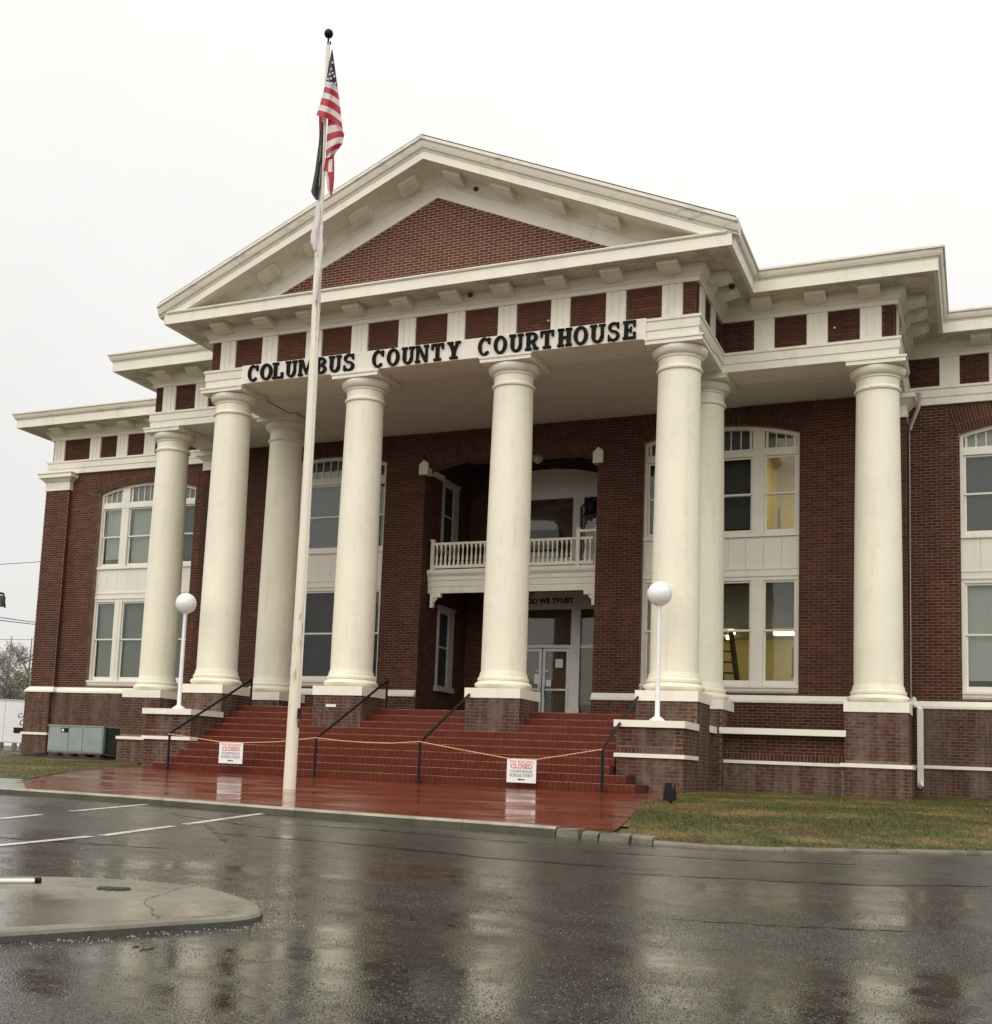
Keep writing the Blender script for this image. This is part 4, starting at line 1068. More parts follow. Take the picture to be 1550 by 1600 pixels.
mb = MB(); mb.box(7.3, 8.8, 8.6, 8.7, 3.35, 4.15); mb.box(7.28, 8.82, 8.58, 8.6, 3.3, 3.35); mb.box(7.2, 9.2, 8.3, 8.9, 2.41, 3.05); mb.build('notice_panel', M_blind_b, CH)

# recess side windows (frame > pane)
for sgn in (-1, 1):
    for z0, z1 in ((2.78, 5.12), (6.92, 8.98)):
        x = sgn*XO
        mb = MB()
        def bx(d0, d1, y0, y1, a, b_, mb=mb):
            p, q = sorted((x-sgn*d0, x-sgn*d1)); mb.box(p, q, y0, y1, a, b_)
        bx(.0, .06, 6.28, 6.36, z0, z1); bx(.0, .09, 6.98, 7.36, z0, z1); bx(.0, .06, 6.36, 6.98, z1-.16, z1); bx(.0, .13, 6.2, 7.45, z0-.16, z0); bx(.02, .05, 6.36, 6.98, (z0+z1)/2-.03, (z0+z1)/2+.03)
        bx(.0, .12, 6.22, 7.42, z1, z1+.06)
        w = mb.build('side_window', M_plaster, CH)
        mb = MB(); p, q = sorted((x-sgn*.02, x-sgn*.03)); mb.box(p, q, 6.36, 6.98, z0, z1-.16); mb.build('pane', M_dark, w)
# impost blocks
for sgn in (-1, 1):
    a, b_ = sorted((sgn*(XO-.12), sgn*(XO+.16))); mb = MB()
    mb.prism([(a, 8.86), (b_, 8.86), (b_, 9.2), ((a+b_)/2, 9.30), (a, 9.16)], YW-.10, YW+.22)
    mb.build('impost_block', M_frame, CH)
    a, b_ = sorted((sgn*(XO-.10), sgn*(XO+.02))); mb = MB(); mb.box(a, b_, YW+.5, YW+1.2, 8.95, 9.10); mb.build('impost_band', M_frame, CH)

# ---- entrance: frame, doors, transom, sidelights, motto
ent = MB(); y0 = YB-.12
for a, b_ in ((-1.19, -.90), (.90, 1.19)): ent.box(a, b_, y0-.06, YB+.05, 1.76, 5.30); ent.box(a-.03, b_+.03, y0-.09, y0-.0601, 1.76, 2.3)
ent.box(-1.85, -1.72, y0, YB+.05, 1.76, 5.36); ent.box(1.72, 1.85, y0, YB+.05, 1.76, 5.36)
ent.box(-1.85, 1.85, y0-.02, YB+.05, 5.30, 5.84)
ent.box(-1.72, -1.19, y0, YB+.05, 4.12, 4.22); ent.box(1.19, 1.72, y0, YB+.05, 4.12, 4.22)
ent.build('door_surround', M_frame, CH)
al = MB(); al.box(-.90, .90, y0-.02, y0+.04, 4.12, 4.20); al.box(-.90, -.86, y0-.02, y0+.04, 1.76, 4.12); al.box(.86, .90, y0-.02, y0+.04, 1.76, 4.12); al.box(-.90, .90, y0+.041, y0+.05, 4.2, 4.22)
al.build('door_frame', M_alu, CH)
for s_ in (-1, 1):
    a, b_ = sorted((s_*.015, s_*.855)); mb = MB(); rect_frame(mb, a, b_, 1.78, 4.10, .09, y0-.01, y0+.035, .30); mb.box(a+.09, b_-.09, y0-.015, y0+.03, 2.82, 2.88)
    d = mb.build('entrance_door', M_alu, CH)
    mb = MB(); mb.box(a+.09, b_-.09, y0+.005, y0+.012, 2.08, 4.01); mb.build('door_glass', M_glass, d)
    xh = s_*.075; mb = MB(); mb.box(xh-.03, xh+.03, y0-.06, y0-.0101, 2.62, 2.98); mb.build('handle', M_alu, d)
for (a, b_, z0, z1) in ((.42, .66, 3.52, 3.78), (.10, .20, 3.40, 3.44), (-.20, -.08, 3.40, 3.44), (-.24, -.08, 3.02, 3.32), (.14, .30, 2.95, 3.15)):
    mb = MB(); mb.box(a, b_, y0-.012, y0-.008, z0, z1); mb.build('paper_notice', M_paper, CH)
mb = MB(); mb.box(-.90, .90, y0+.02, y0+.026, 4.22, 5.30); mb.box(1.19, 1.72, y0+.02, y0+.026, 1.9, 5.30); mb.box(-1.72, -1.19, y0+.02, y0+.026, 1.9, 5.30); mb.build('entrance_glazing', M_glass, CH)
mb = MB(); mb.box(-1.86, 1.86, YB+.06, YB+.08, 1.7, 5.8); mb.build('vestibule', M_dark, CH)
# upper doorway behind the balcony
uw = MB(); zc2 = 9.70-6.0
def az(x): return zc2+math.sqrt(36-x*x)
for a, b_ in zip([x*.1 for x in range(-18, 18)], [x*.1 for x in range(-17, 19)]): uw.prism([(a, 8.75), (b_, 8.75), (b_, az(b_)-.0), (a, az(a))], y0, YB+.05)
for a, b_ in ((-1.19, -.85), (.85, 1.19), (-1.8, -1.7), (1.7, 1.8)): uw.box(a, b_, y0-.04, YB+.05, 6.05, 8.75)
uw.box(-.85, .85, y0, YB+.05, 6.05, 6.9); uw.box(-1.7, -1.19, y0, YB+.05, 6.05, 7.0); uw.box(1.19, 1.7, y0, YB+.05, 6.05, 7.0)
u_ = uw.build('upper_window', M_frame, CH)
mb = MB()
for a, b_ in ((-.85, .85), (-1.7, -1.19), (1.19, 1.7)): mb.box(a, b_, y0+.05, y0+.056, 6.9, 8.75)
mb.build('pane', M_glass, u_)
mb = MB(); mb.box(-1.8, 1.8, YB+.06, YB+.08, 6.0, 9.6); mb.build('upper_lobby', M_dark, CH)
mb = MB(); mb.box(-.55, .45, YB-.3, YB-.14, 7.15, 7.75); mb.build('lobby_panel', M_blind, u_)

# ---- balcony (floor slab, fascia, rails, balusters, posts)
YBAL = 5.46
bal = MB(); bal.box(-XO+.04, XO-.04, YBAL, YB, 5.86, 6.06); bal.build('balcony_floor', M_plaster, CH)
bf = MB()
prf = [(YBAL+.1, 5.42), (YBAL-.0, 5.42), (YBAL-.0, 5.60), (YBAL-.02, 5.61), (YBAL-.02, 5.78), (YBAL-.05, 5.79), (YBAL-.05, 5.90), (YBAL-.10, 5.96), (YBAL-.12, 6.0), (YBAL-.12, 6.10), (YBAL+.1, 6.10)]
bf.prismx(prf, -XO+.03, XO-.03); bf.build('balcony_fascia', M_trim, CH)
mb = MB(); mb.box(-2.42, 2.42, YBAL-.05, YBAL+.03, 6.84, 6.91); mb.box(-2.42, 2.42, YBAL-.04, YBAL+.02, 6.15, 6.24); mb.box(2.02, 2.5, YBAL-.05, YBAL+.03, 7.05, 7.12)
rail = mb.build('balcony_rail', M_trim, CH)
for x, zt_ in ((-2.47, 6.97), (1.98, 7.13), (2.53, 7.16)):
    mb = MB(); mb.box(x-.05, x+.05, YBAL-.06, YBAL+.04, 6.101, zt_); mb.box(x-.065, x+.065, YBAL-.075, YBAL+.055, zt_, zt_+.04); mb.build('newel_post', M_trim, CH)
bp = MB(); bp.box(-.03, .03, -.03, .03, 0, .10); bp.lathe([(.020, .10), (.036, .13), (.040, .20), (.022, .34), (.020, .44), (.028, .50), (.028, .52)], n=8); bp.box(-.03, .03, -.03, .03, .52, .60)
bme = bp.mesh('baluster', M_trim)
xb = -2.33
while xb < 2.45:
    if abs(xb-1.98) > .09: link('baluster', bme, CH, (xb, YBAL-.01-5, 6.24))
    xb += .137
for x in (-2.45, 2.45):       # scrolled brackets under the balcony
    mb = MB(); s_ = 1 if x > 0 else -1
    mb.prism([(x-.05, 5.0), (x+.05, 5.0), (x+.05, 5.419), (x-.05, 5.419)], YBAL-.02, YBAL+.12); a, b_ = sorted((x-s_*.05, x-s_*.28)); mb.box(a, b_, YBAL-.02, YBAL+.12, 5.30, 5.419)
    mb.tube([(x-s_*.05, YBAL+.05, 5.20), (x-s_*.14, YBAL+.05, 5.30)], .05); mb.build('balcony_bracket', M_ledge, CH)
# bell on the balcony
bell = thing('bell', (2.02, 6.5, 6.06), 'black iron bell on a dark stand behind the balcony rail', 'bell')
mb = MB(); mb.lathe([(.26, 7.72), (.25, 7.76), (.19, 7.86), (.16, 8.0), (.15, 8.12), (.09, 8.2), (.03, 8.22)], 2.02, 6.5, 24); smooth_by_angle(mb.build('bell_body', M_bell, bell), 40)
mb = MB(); mb.box(1.68, 1.74, 6.44, 6.56, 6.06, 8.0); mb.box(2.30, 2.36, 6.44, 6.56, 6.06, 8.0); mb.tube([(1.7, 6.5, 8.0), (2.02, 6.5, 8.28), (2.34, 6.5, 8.0)], .035); mb.build('bell_stand', M_bell, bell)
# globe lamps under recess ceilings
for i, (x, y, z, zt_) in enumerate(((0.25, 6.7, 9.6, 10.05), (0.0, 7.0, 5.62, 5.86))):
    lamp = thing('globe_lamp', (x, y, z), ('white globe ceiling lamp hanging under the upper arch above the balcony', 'globe ceiling lamp under the balcony near the motto letters')[i], 'ceiling lamp')
    mb = MB(); mb.sphere((x, y, z), .16, 16, 10); mb.build('globe', M_globe if i == 0 else M_blind, lamp, smooth=True)
    mb = MB(); mb.tube([(x, y, z+.1), (x, y, zt_)], .02); mb.build('stem', M_black, lamp)

def text(body, size, x, y, z, mtl, parent, name='lettering', bold=0.0, ext=0.004, shear=0.0, align='CENTER', rotz=0.0, width=None):
    cu = bpy.data.curves.new(name, 'FONT'); cu.body = body; cu.size = size; cu.align_x = align; cu.align_y = 'CENTER'; cu.extrude = ext; cu.offset = bold; cu.shear = shear
    tmp = bpy.data.objects.new('tmp_text', cu); COL.objects.link(tmp)
    bpy.context.view_layer.update()
    me = bpy.data.meshes.new_from_object(tmp.evaluated_get(bpy.context.evaluated_depsgraph_get()))
    bpy.data.objects.remove(tmp); bpy.data.curves.remove(cu)
    co = np.empty(len(me.vertices)*3); me.vertices.foreach_get('co', co); co = co.reshape(-1, 3)
    if width: co[:, 0] *= width/(co[:, 0].max()-co[:, 0].min())
    c_, s_ = math.cos(rotz), math.sin(rotz)
    w_ = np.stack([co[:, 0]*c_+co[:, 2]*s_ + x, co[:, 0]*s_-co[:, 2]*c_ + y, co[:, 1]+z], -1)-np.array(org(parent))
    me.vertices.foreach_set('co', w_.ravel()); me.update(); me.materials.clear(); me.materials.append(mtl); me.name = name
    return link(name, me, parent)
text('IN GOD WE TRUST', .22, -.05, y0-.028, 5.555, M_letter, CH, bold=.008, ext=.006, width=1.97)

# ---- downspout
ds = MB(); ds.box(10.513, 10.536, 6.05, 6.08, 2.5, 9.5)
ds.tube([(10.535, 6.05, 9.46), (10.56, 6.03, 9.58), (10.74, 5.98, 10.02), (10.76, 5.98, 10.4)], .05, 4)
ds.build('downspout', M_plaster, CH)
ds = MB(); ds.tube([(10.58, 6.04, 2.6), (10.62, 5.93, 2.48), (10.74, 5.90, 2.30)], .07, 4); ds.box(10.67, 10.81, 5.82, 5.96, 0.52, 2.33); ds.tube([(10.74, 5.89, .56), (10.74, 5.74, .44)], .07, 4)
ds.build('downspout', M_ledge, CH)
# small plaque on pier
mb = MB(); mb.box(-2.30, -2.02, -PH-.02, -PH-.0095, 1.735, 1.80); mb.build('plaque', M_paper, CH)
# small white fixtures on walls
for x, y, z in ((3.03, FY-.03, 10.85), (9.1, SY-.01, 10.95), (-13.2, 6.13, 2.12)):
    mb = MB(); mb.sphere((x, y, z), .025, 8, 6); mb.build('wall_light', M_white, CH)

# ---- lay all bricks
def brick_box(mb, B, mi):
    axis, sg, pl_, u0, u1, z0, z1, st_, _ = B; d = 0.0028
    n = len(mb.v); dj = d+ (hash((round(u0*97), round(z0*131))) % 100)/100*0.0022
    if axis == 'y':
        f_, k_ = pl_-dj, pl_+.002
        mb.v += [(u0,k_,z0),(u1,k_,z0),(u1,k_,z1),(u0,k_,z1),(u0,f_,z0),(u1,f_,z0),(u1,f_,z1),(u0,f_,z1)]
        fs = ((4,5,6,7),(0,1,5,4),(1,2,6,5),(2,3,7,6),(3,0,4,7))
    else:
        f_, k_ = pl_+sg*dj, pl_-sg*.002
        mb.v += [(k_,u0,z0),(k_,u1,z0),(k_,u1,z1),(k_,u0,z1),(f_,u0,z0),(f_,u1,z0),(f_,u1,z1),(f_,u0,z1)]
        fs = ((4,5,6,7),(0,1,5,4),(1,2,6,5),(2,3,7,6),(3,0,4,7)) if sg > 0 else ((7,6,5,4),(4,5,1,0),(5,6,2,1),(6,7,3,2),(7,4,0,3))
    for f in fs: mb.f.append(tuple(n+i for i in f)); mb.m.append(mi)
MATS = [M_brick, M_brick_w, M_brick_ped, M_brick_ped]
def score(B):
    axis, sg, pl_, u0, u1, z0, z1, st_, near = B
    if not near or axis != 'y': return 0
    c = np.array([(u0+u1)/2, pl_, (z0+z1)/2]); d = c-CAM; zc = d @ fwd
    px = P_X+F_PX*(d @ RT)/zc
    if px < 0 or px > 1550: return 0
    return (u1-u0)*F_PX/zc
sc = np.array([score(B) for B in BR]); pick = set(np.argsort(-sc)[:300].tolist())
cache = {}
bw = MB()
for i, B in enumerate(BR):
    if i in pick and sc[i] > 0:
        axis, sg, pl_, u0, u1, z0, z1, st_, _ = B
        key = (round(u1-u0, 3), round(z1-z0, 3), st_)
        if key not in cache:
            t_ = MB(); brick_box(t_, ('y', -1, 0.0, -(u1-u0)/2, (u1-u0)/2, -(z1-z0)/2, (z1-z0)/2, st_, 0), 0)
            cache[key] = t_.mesh('brick', MATS[st_])
        link('brick', cache[key], CH, ((u0+u1)/2, pl_-5, (z0+z1)/2))
    else: brick_box(bw, B, B[7])
for pts, y, st_ in VOUS:
    n = len(bw.v); f_, k_ = y-.004, y+.002
    bw.v += [(a, k_, b_) for a, b_ in pts]+[(a, f_, b_) for a, b_ in pts]
    for f in ((4,5,6,7),(0,1,5,4),(1,2,6,5),(2,3,7,6),(3,0,4,7)): bw.f.append(tuple(n+i for i in f)); bw.m.append(st_)
bw.build('brickwork', MATS, CH, kind='stuff')

# ------------------------------------------------------------------ steps
ST = thing('entrance_steps', (0, -3, .08), 'wide flight of wet red painted brick steps up to the porch', 'steps')
NR = 10; RH = (1.76-.08)/NR; SB = []
for k in range(NR):
    yk = -3.05+.345*k; zk = .08+RH*k; hw_ = {0: 6.0, 1: 5.72}.get(k, 5.285)
    hl_ = {0: 5.50, 1: 5.29}.get(k, 5.285)
    mb = MB(); mb.box(-hl_+.012, hw_-.012, yk+.02, (-0.2 if k < NR-1 else YB) if k > 1 else -1.96, zk-.1, zk+RH-.014); s_ = mb.build('step', M_redjoint, ST)
    w = .112; n = int(round((hl_+hw_)/w)); w = (hl_+hw_)/n
    gq = .003 if k < 4 else .0016
    for i in range(n): SB.append((k, -hl_+w*i+gq, -hl_+w*(i+1)-gq, yk, zk, s_))
    if k > 1:
        mb = MB(); mb.box(-hw_, hw_, yk+.2, (yk+.36) if k < NR-1 else YB, zk+RH-.02, zk+RH-.002); mb.build('tread', M_redstep, ST)
def step_brick(mb, x0, x1, y, z, jit):
    h = RH-.004; c = .014; y -= jit; zt_ = z+h
    P = [(y, z+.003), (y, zt_-c), (y+c*.5, zt_-c*.35), (y+c*1.3, zt_), (y+.2, zt_), (y+.2, z+.003)]
    mb.prismx(P, x0, x1)
    mb.m[-5] = 1; mb.m[-4] = 1
vis = sorted(range(len(SB)), key=lambda i: (SB[i][0], abs(SB[i][1]-1.5)))[:300]; vset = set(vis)
rest = MB(); sc_ = {}
for i, (k, x0, x1, y, z, s_) in enumerate(SB):
    jit = ((i*7919) % 13)/13*.008
    if i in vset:
        key = round(x1-x0, 4)
        if key not in sc_:
            t_ = MB(); step_brick(t_, 0, x1-x0, 0, 0, 0); sc_[key] = t_.mesh('step_brick', [M_redstep, M_nose])
        o = link('brick', sc_[key], ST, (x0-0, y-jit+3, z-.08))
    else: step_brick(rest, x0, x1, y, z, jit)
rest.build('step_brickwork', [M_redstep, M_nose], ST, kind='stuff')

# handrails: four separate black pipe rails
RLAB = ['black pipe handrail beside the left lamp pedestal', 'black pipe handrail left of centre, nearest the flagpole', 'black pipe handrail in the middle ending behind the centre-right column', 'black pipe handrail beside the right lamp pedestal']
RX = [-4.95, -1.05, 1.45, 5.38]
for x, lb in zip(RX, RLAB):
    r_ = thing('handrail', (x, -3.2, .08), lb, 'handrail', 'handrails on the entrance steps')
    zt_ = .93
    mb = MB(); mb.tube([(x, -3.2, pz(-3.2)-.02), (x, -3.2, zt_)], .030); mb.lathe([(.07, pz(-3.2)-.01), (.07, pz(-3.2)+.012), (.03, pz(-3.2)+.02)], x, -3.2, 12); mb.build('post', M_black, r_, smooth=False)
    mb = MB(); mb.tube([(x, -3.2, zt_-.03), (x, -3.18, zt_), (x, 0.05, 2.42), (x, 0.10, 2.43)], .030); mb.build('rail', M_black, r_)
    mb = MB(); mb.tube([(x, 0.08, 1.70), (x, 0.08, 2.42)], .030); mb.build('post', M_black, r_)

# rope barrier with two notices
M_rope, t, b = mat('orange_white_rope')
g = t.nodes.new('ShaderNodeNewGeometry'); sx = t.nodes.new('ShaderNodeSeparateXYZ'); t.links.new(g.outputs['Position'], sx.inputs[0])
wv = mth(t, 'FRACT', mth(t, 'MULTIPLY', sx.outputs['X'], 13.0))
t.links.new(mixc(t, mrange(t, wv, 0.5, 0.55, 0, 1), (0.70, 0.26, 0.10), (0.72, 0.50, 0.32)), b.inputs['Base Color']); b.inputs['Roughness'].default_value = .7
YR = -3.245
SGN = [(-3.50, -2.87, .29, .755), (3.43, 4.05, .18, .645)]
def rope_pts():
    K = [(RX[0], .90), (-4.2, .83), (SGN[0][0], .762), (SGN[0][1], .765), (-2.0, .81), (RX[1], .93)]
    K2 = [(RX[1], .93), (-.4, .885), (.2, .865), (.8, .87), (RX[2], .925)]
    K3 = [(RX[2], .925), (2.4, .79), (SGN[1][0], .652), (SGN[1][1], .655), (4.8, .79), (RX[3], .90)]
    return K+K2[1:]+K3[1:]
mb = MB(); mb.tube([(x, YR, z) for x, z in rope_pts()], .010, 6)
mb.build('rope', M_rope, None, label='orange and white rope tied between the handrail posts', cat='rope')
M_red = plain('sign_red', (0.60, 0.10, 0.07), .6, var=.05); M_ink = plain('sign_ink', (0.03, 0.03, 0.035), .6, var=.1)
for i, (x0, x1, z0, z1) in enumerate(SGN):
    cx = (x0+x1)/2; w = x1-x0; h = z1-z0
    sg_ = thing('notice_sign', (cx, YR-.03, z0), ('white closed notice hanging on the rope left of the flagpole', 'white closed notice hanging on the rope on the right side of the steps')[i], 'sign', 'closed notices on the rope')
    mb = MB(); mb.box(x0, x1, YR-.035, YR-.025, z0, z1); mb.build('board', M_white, sg_)
    yt = YR-.037
    text('THIS BUILDING', h*.17, cx, yt, z0+h*.885, M_red, sg_, width=w*.82, ext=.0006)
    text('CLOSED', h*.27, cx, yt, z0+h*.69, M_red, sg_, width=w*.74, ext=.0006, bold=.003)
    text('COURTHOUSE', h*.17, cx, yt, z0+h*.475, M_ink, sg_, width=w*.76, ext=.0006)
    text('ACROSS STREET', h*.17, cx, yt, z0+h*.305, M_ink, sg_, width=w*.82, ext=.0006)
    mb = MB(); zc_ = z0+h*.135
    mb.prism([(cx-.13*w, zc_), (cx-.03*w, zc_-.035*h*1.4), (cx-.03*w, zc_-.022*h), (cx+.12*w, zc_-.022*h), (cx+.12*w, zc_+.022*h), (cx-.03*w, zc_+.022*h), (cx-.03*w, zc_+.035*h*1.4)], yt-.001, yt+.001); mb.build('arrow', M_ink, sg_)
    for xx in (x0+.05, x1-.05):
        mb = MB(); mb.tube([(xx, YR-.036, z1-.025), (xx, YR-.01, z1+.01), (xx, YR+.012, z1)], .006, 6); mb.build('tie', M_black, sg_)

# globe lamp posts on the cheek walls
for sgn in (-1, 1):
    x, y = (-6.16 if sgn < 0 else 5.97), -1.3
    lp = thing('lamp_post', (x, y, 1.54), 'white lamp post with a round white globe on the %s pedestal of the steps' % ('left' if sgn < 0 else 'right'), 'lamp post', 'globe lamp posts beside the steps')
    mb = MB(); mb.lathe([(.06, 1.62), (.052, 1.7), (.045, 3.95), (.06, 3.955), (.06, 4.0)], x, y, 16); smooth_by_angle(mb.build('pole', M_white, lp), 40)
    mb = MB(); mb.lathe([(.17, 1.541), (.17, 1.575), (.10, 1.63), (.055, 1.66)], x, y, 16); smooth_by_angle(mb.build('base', M_white, lp), 30)
    for k in range(4):
        a = PI/4+k*PI/2; bb_ = MB(); bb_.lathe([(.018, 1.575), (.018, 1.605)], x+.135*math.cos(a), y+.135*math.sin(a), 6); bb_.build('bolt', M_alu, lp)
    mb = MB(); mb.lathe([(.09, 3.99), (.10, 4.0), (.10, 4.03), (.07, 4.04)], x, y, 16); mb.build('collar', M_trim, lp)
    mb = MB(); mb.sphere((x, y, 4.235), .262, 32, 20); mb.build('globe', M_globe, lp, smooth=True)

# ------------------------------------------------------------------ flagpole and flags
FPX, FPY = 1.655, -8.65
fp = thing('flagpole', (FPX, FPY, pz(FPY)), 'tall white flagpole with rust streaks and a black ball on top', 'flagpole')
zb0 = pz(FPY)
PXZ = ([-1, .3, 2.7, 4.9, 7.1, 9.3, 11.0, 13.2], [1.650, 1.652, 1.662, 1.667, 1.656, 1.627, 1.606, 1.578])
PRZ = [(zb0-.05, .105), (.3, .104), (2.7, .096), (4.2, .093), (4.28, .086), (7.1, .082), (7.16, .077), (9.4, .071), (9.5, .056), (11.0, .048), (11.06, .040), (13.17, .036)]
mb = MB(); mb.tube([(float(np.interp(z, *PXZ)), FPY, z) for z, r_ in PRZ], [r_ for z, r_ in PRZ], 24)
smooth_by_angle(mb.build('pole', M_pole, fp), 30)
mb = MB(); mb.sphere((1.578, FPY, 13.40), .082, 20, 12); mb.build('finial_ball', M_black, fp, smooth=True)
mb = MB(); mb.tube([(1.578, FPY, 13.14), (1.578, FPY, 13.35)], .018); mb.tube([(1.585, FPY, 13.21), (1.63, FPY-.02, 13.20)], .028); mb.build('truck', M_black, fp)
mb = MB(); hp = [(1.63, FPY-.05, 13.2), (1.63, FPY-.07, 11.7), (FPX+.105, FPY-.06, 7.0), (FPX+.13, FPY-.04, 2.0), (FPX+.12, FPY-.03, 1.3)]; mb.tube(hp, .008, 6); mb.build('halyard', M_paper, fp)
mb = MB(); mb.box(FPX+.10, FPX+.15, FPY-.05, FPY-.01, 1.12, 1.30); mb.tube([(FPX+.13, FPY-.05, 1.25), (FPX+.17, FPY-.07, 1.12), (FPX+.14, FPY-.06, .98), (FPX+.12, FPY-.05, 1.1)], .012, 6); mb.build('cleat', M_black, fp)

def flagmat(name, col):
    M, t, b = mat(name); b.inputs['Roughness'].default_value = .8
    c = mixc(t, mrange(t, noise(t, 6, 4), .35, .7, 0, .35), col, tuple(x*.6 for x in col)); t.links.new(c, b.inputs['Base Color'])
    b.inputs['Sheen Weight'].default_value = .2
    return M
M_fr, M_fw, M_fb, M_pow = flagmat('flag_red', (.42, .020, .035)), flagmat('flag_white', (.70, .64, .62)), flagmat('flag_navy', (.018, .020, .045)), flagmat('flag_black', (.010, .011, .013))
def cloth(mb, left, right, ns, nt_, colour, folds, y0_, amp, bow=0.0):
    Lx, Rx = resample(left, nt_+1), resample(right, nt_+1); b0 = len(mb.v)
    for j in range(nt_+1):
        for i in range(ns+1):
            s_ = i/ns; t_ = j/nt_; p = Lx[j]*(1-s_)+Rx[j]*s_
            y = y0_+amp*math.sin(folds*PI*s_+2.2*t_)*(0.25+0.75*t_)
            z_ = p[1]+bow*math.sin(PI*s_)*t_; k_ = FPY-y
            mb.v.append((p[0]+.608*k_, y, z_-k_*(z_-.49)/17.1))
    for j in range(nt_):
        for i in range(ns):
            mb.f.append((b0+j*(ns+1)+i, b0+(j+1)*(ns+1)+i, b0+(j+1)*(ns+1)+i+1, b0+j*(ns+1)+i+1)); mb.m.append(colour((i+.5)/ns, (j+.5)/nt_))
uf = thing('american_flag', (FPX, FPY, 13.1), 'limp American flag with stars and red white stripes at the top of the pole', 'flag')
mb = MB()
# upper drape: canton then six bands
def c1(s_, t_):
    if t_ < .47: return 2
    return (1, 0, 1, 0, 1, 0)[min(5, int((t_-.47)/.53*6))]
cloth(mb, [(1.655,13.07),(1.61,12.75),(1.575,12.46),(1.51,12.18),(1.42,11.87)], [(1.675,13.07),(1.75,12.70),(1.829,12.30),(1.895,11.95),(1.972,11.50)], 16, 48, c1, 3.0, FPY-.13, .06, .05)
# lower lobe turning back to the pole
def c2(s_, t_):
    q = t_*5.0+ (1-s_)*-1.6 + 1.6
    return 0 if int(q) % 2 == 0 else 1
cloth(mb, [(1.665,11.78),(1.66,11.45),(1.655,11.2),(1.668,11.02)], [(1.972,11.50),(2.015,11.38),(1.985,11.22),(1.82,11.02)], 14, 40, c2, 2.2, FPY-.07, .05)
def c3(s_, t_): return 1 if (.42 < s_ < .85 and .08 < t_ < .40) or (s_ < .3 and t_ > .35) else 0
cloth(mb, [(1.665,11.04),(1.632,10.80),(1.70,10.62),(1.735,10.42),(1.80,10.28)], [(1.83,11.04),(1.85,10.80),(1.860,10.6),(1.85,10.4),(1.83,10.28)], 10, 26, c3, 2.0, FPY-.06, .04)
def c4(s_, t_): return 0
cloth(mb, [(1.47,11.86),(1.50,11.5),(1.50,11.2)], [(1.60,11.86),(1.60,11.5),(1.56,11.2)], 6, 16, c4, 1.5, FPY+.06, .03)
fl = mb.build('flag_cloth', [M_fr, M_fw, M_fb], uf, smooth=True)
for (x, z) in ((1.672, 12.70), (1.645, 12.61), (1.705, 12.62), (1.61, 12.53), (1.675, 12.52), (1.74, 12.55), (1.635, 12.44), (1.70, 12.43), (1.765, 12.41), (1.69, 12.82)):
    mb = MB(); pts = []
    for k in range(10):
        a = PI/2+k*PI/5; r_ = .030 if k % 2 == 0 else .013; pts.append((x+.125+r_*math.cos(a), z-.145+r_*math.sin(a)))
    mb.prism(pts, FPY-.205, FPY-.200); mb.build('star', M_fw, fl)
bfl = thing('black_flag', (FPX, FPY, 11.7), 'dark limp second flag hanging below the American flag', 'flag')
mb = MB(); cloth(mb, [(1.535,11.72),(1.49,11.2),(1.455,10.8),(1.40,10.44),(1.44,10.36),(1.52,10.25)], [(1.60,11.72),(1.60,11.2),(1.595,10.8),(1.60,10.5),(1.575,10.4),(1.56,10.27)], 10, 34, lambda s_, t_: (1 if (.45 < s_ < .6 and .3 < t_ < .5) else 0), 2.6, FPY-.07, .035)
mb.build('flag_cloth', [M_pow, M_blind], bfl, smooth=True)
wr = thing('wrapped_cloth', (FPX, FPY, 9.3), 'white cloth wrapped around the flagpole below the flags', 'cloth')
mb = MB(); cloth(mb, [(1.52,10.2),(1.50,9.95),(1.445,9.6),(1.45,9.5),(1.52,9.34)], [(1.60,10.2),(1.62,9.95),(1.60,9.6),(1.60,9.5),(1.58,9.34)], 8, 20, lambda s_, t_: 0, 2.0, FPY-.10, .03)
cloth(mb, [(1.62,9.78),(1.62,9.6),(1.64,9.4),(1.62,8.9),(1.60,8.4)], [(1.69,9.76),(1.685,9.6),(1.715,9.35),(1.70,8.95),(1.66,8.4)], 8, 24, lambda s_, t_: 0, 2.0, FPY-.11, .03)
mb.build('cloth', M_fw, wr, smooth=True)

# ------------------------------------------------------------------ air conditioning unit at the left wing
ac = thing('air_conditioner', (-13.7, 4.3, pz(4)), 'grey green packaged air conditioning unit against the left wing wall', 'air conditioner')
xa, xb, ya, yb_, za, zb_ = -15.0, -12.78, 3.85, 5.2, .34, 1.16
mb = MB(); mb.box(xa, xb, ya, yb_, za, zb_); mb.box(xa-.03, xb+.03, ya-.03, yb_+.03, zb_, zb_+.035); mb.build('cabinet', M_acbox, ac)
ed = [xa+.02, xa+.84, xa+1.42, xb-.02]
for a, b_ in zip(ed[:-1], ed[1:]):
    mb = MB(); mb.box(a+.015, b_-.015, ya-.022, ya-.001, za+.04, zb_-.03); mb.build('access_panel', M_acbox, ac)
mb = MB(); mb.box(xa+.52, xa+.82, ya-.026, ya-.0225, zb_-.2, zb_-.06, 0); mb.build('nameplate', M_black, ac)
mb = MB(); mb.box(xa+.56, xa+.64, ya-.030, ya-.0265, zb_-.17, zb_-.09); mb.build('label_sticker', M_paper, ac)
mb = MB(); mb.box(xb+.12, xb+.62, ya+.06, yb_-.1, za-.02, zb_-.02); mb.box(xb, xb+.12, ya+.12, yb_-.1, za, zb_); mb.build('dark_hood', M_black, ac)
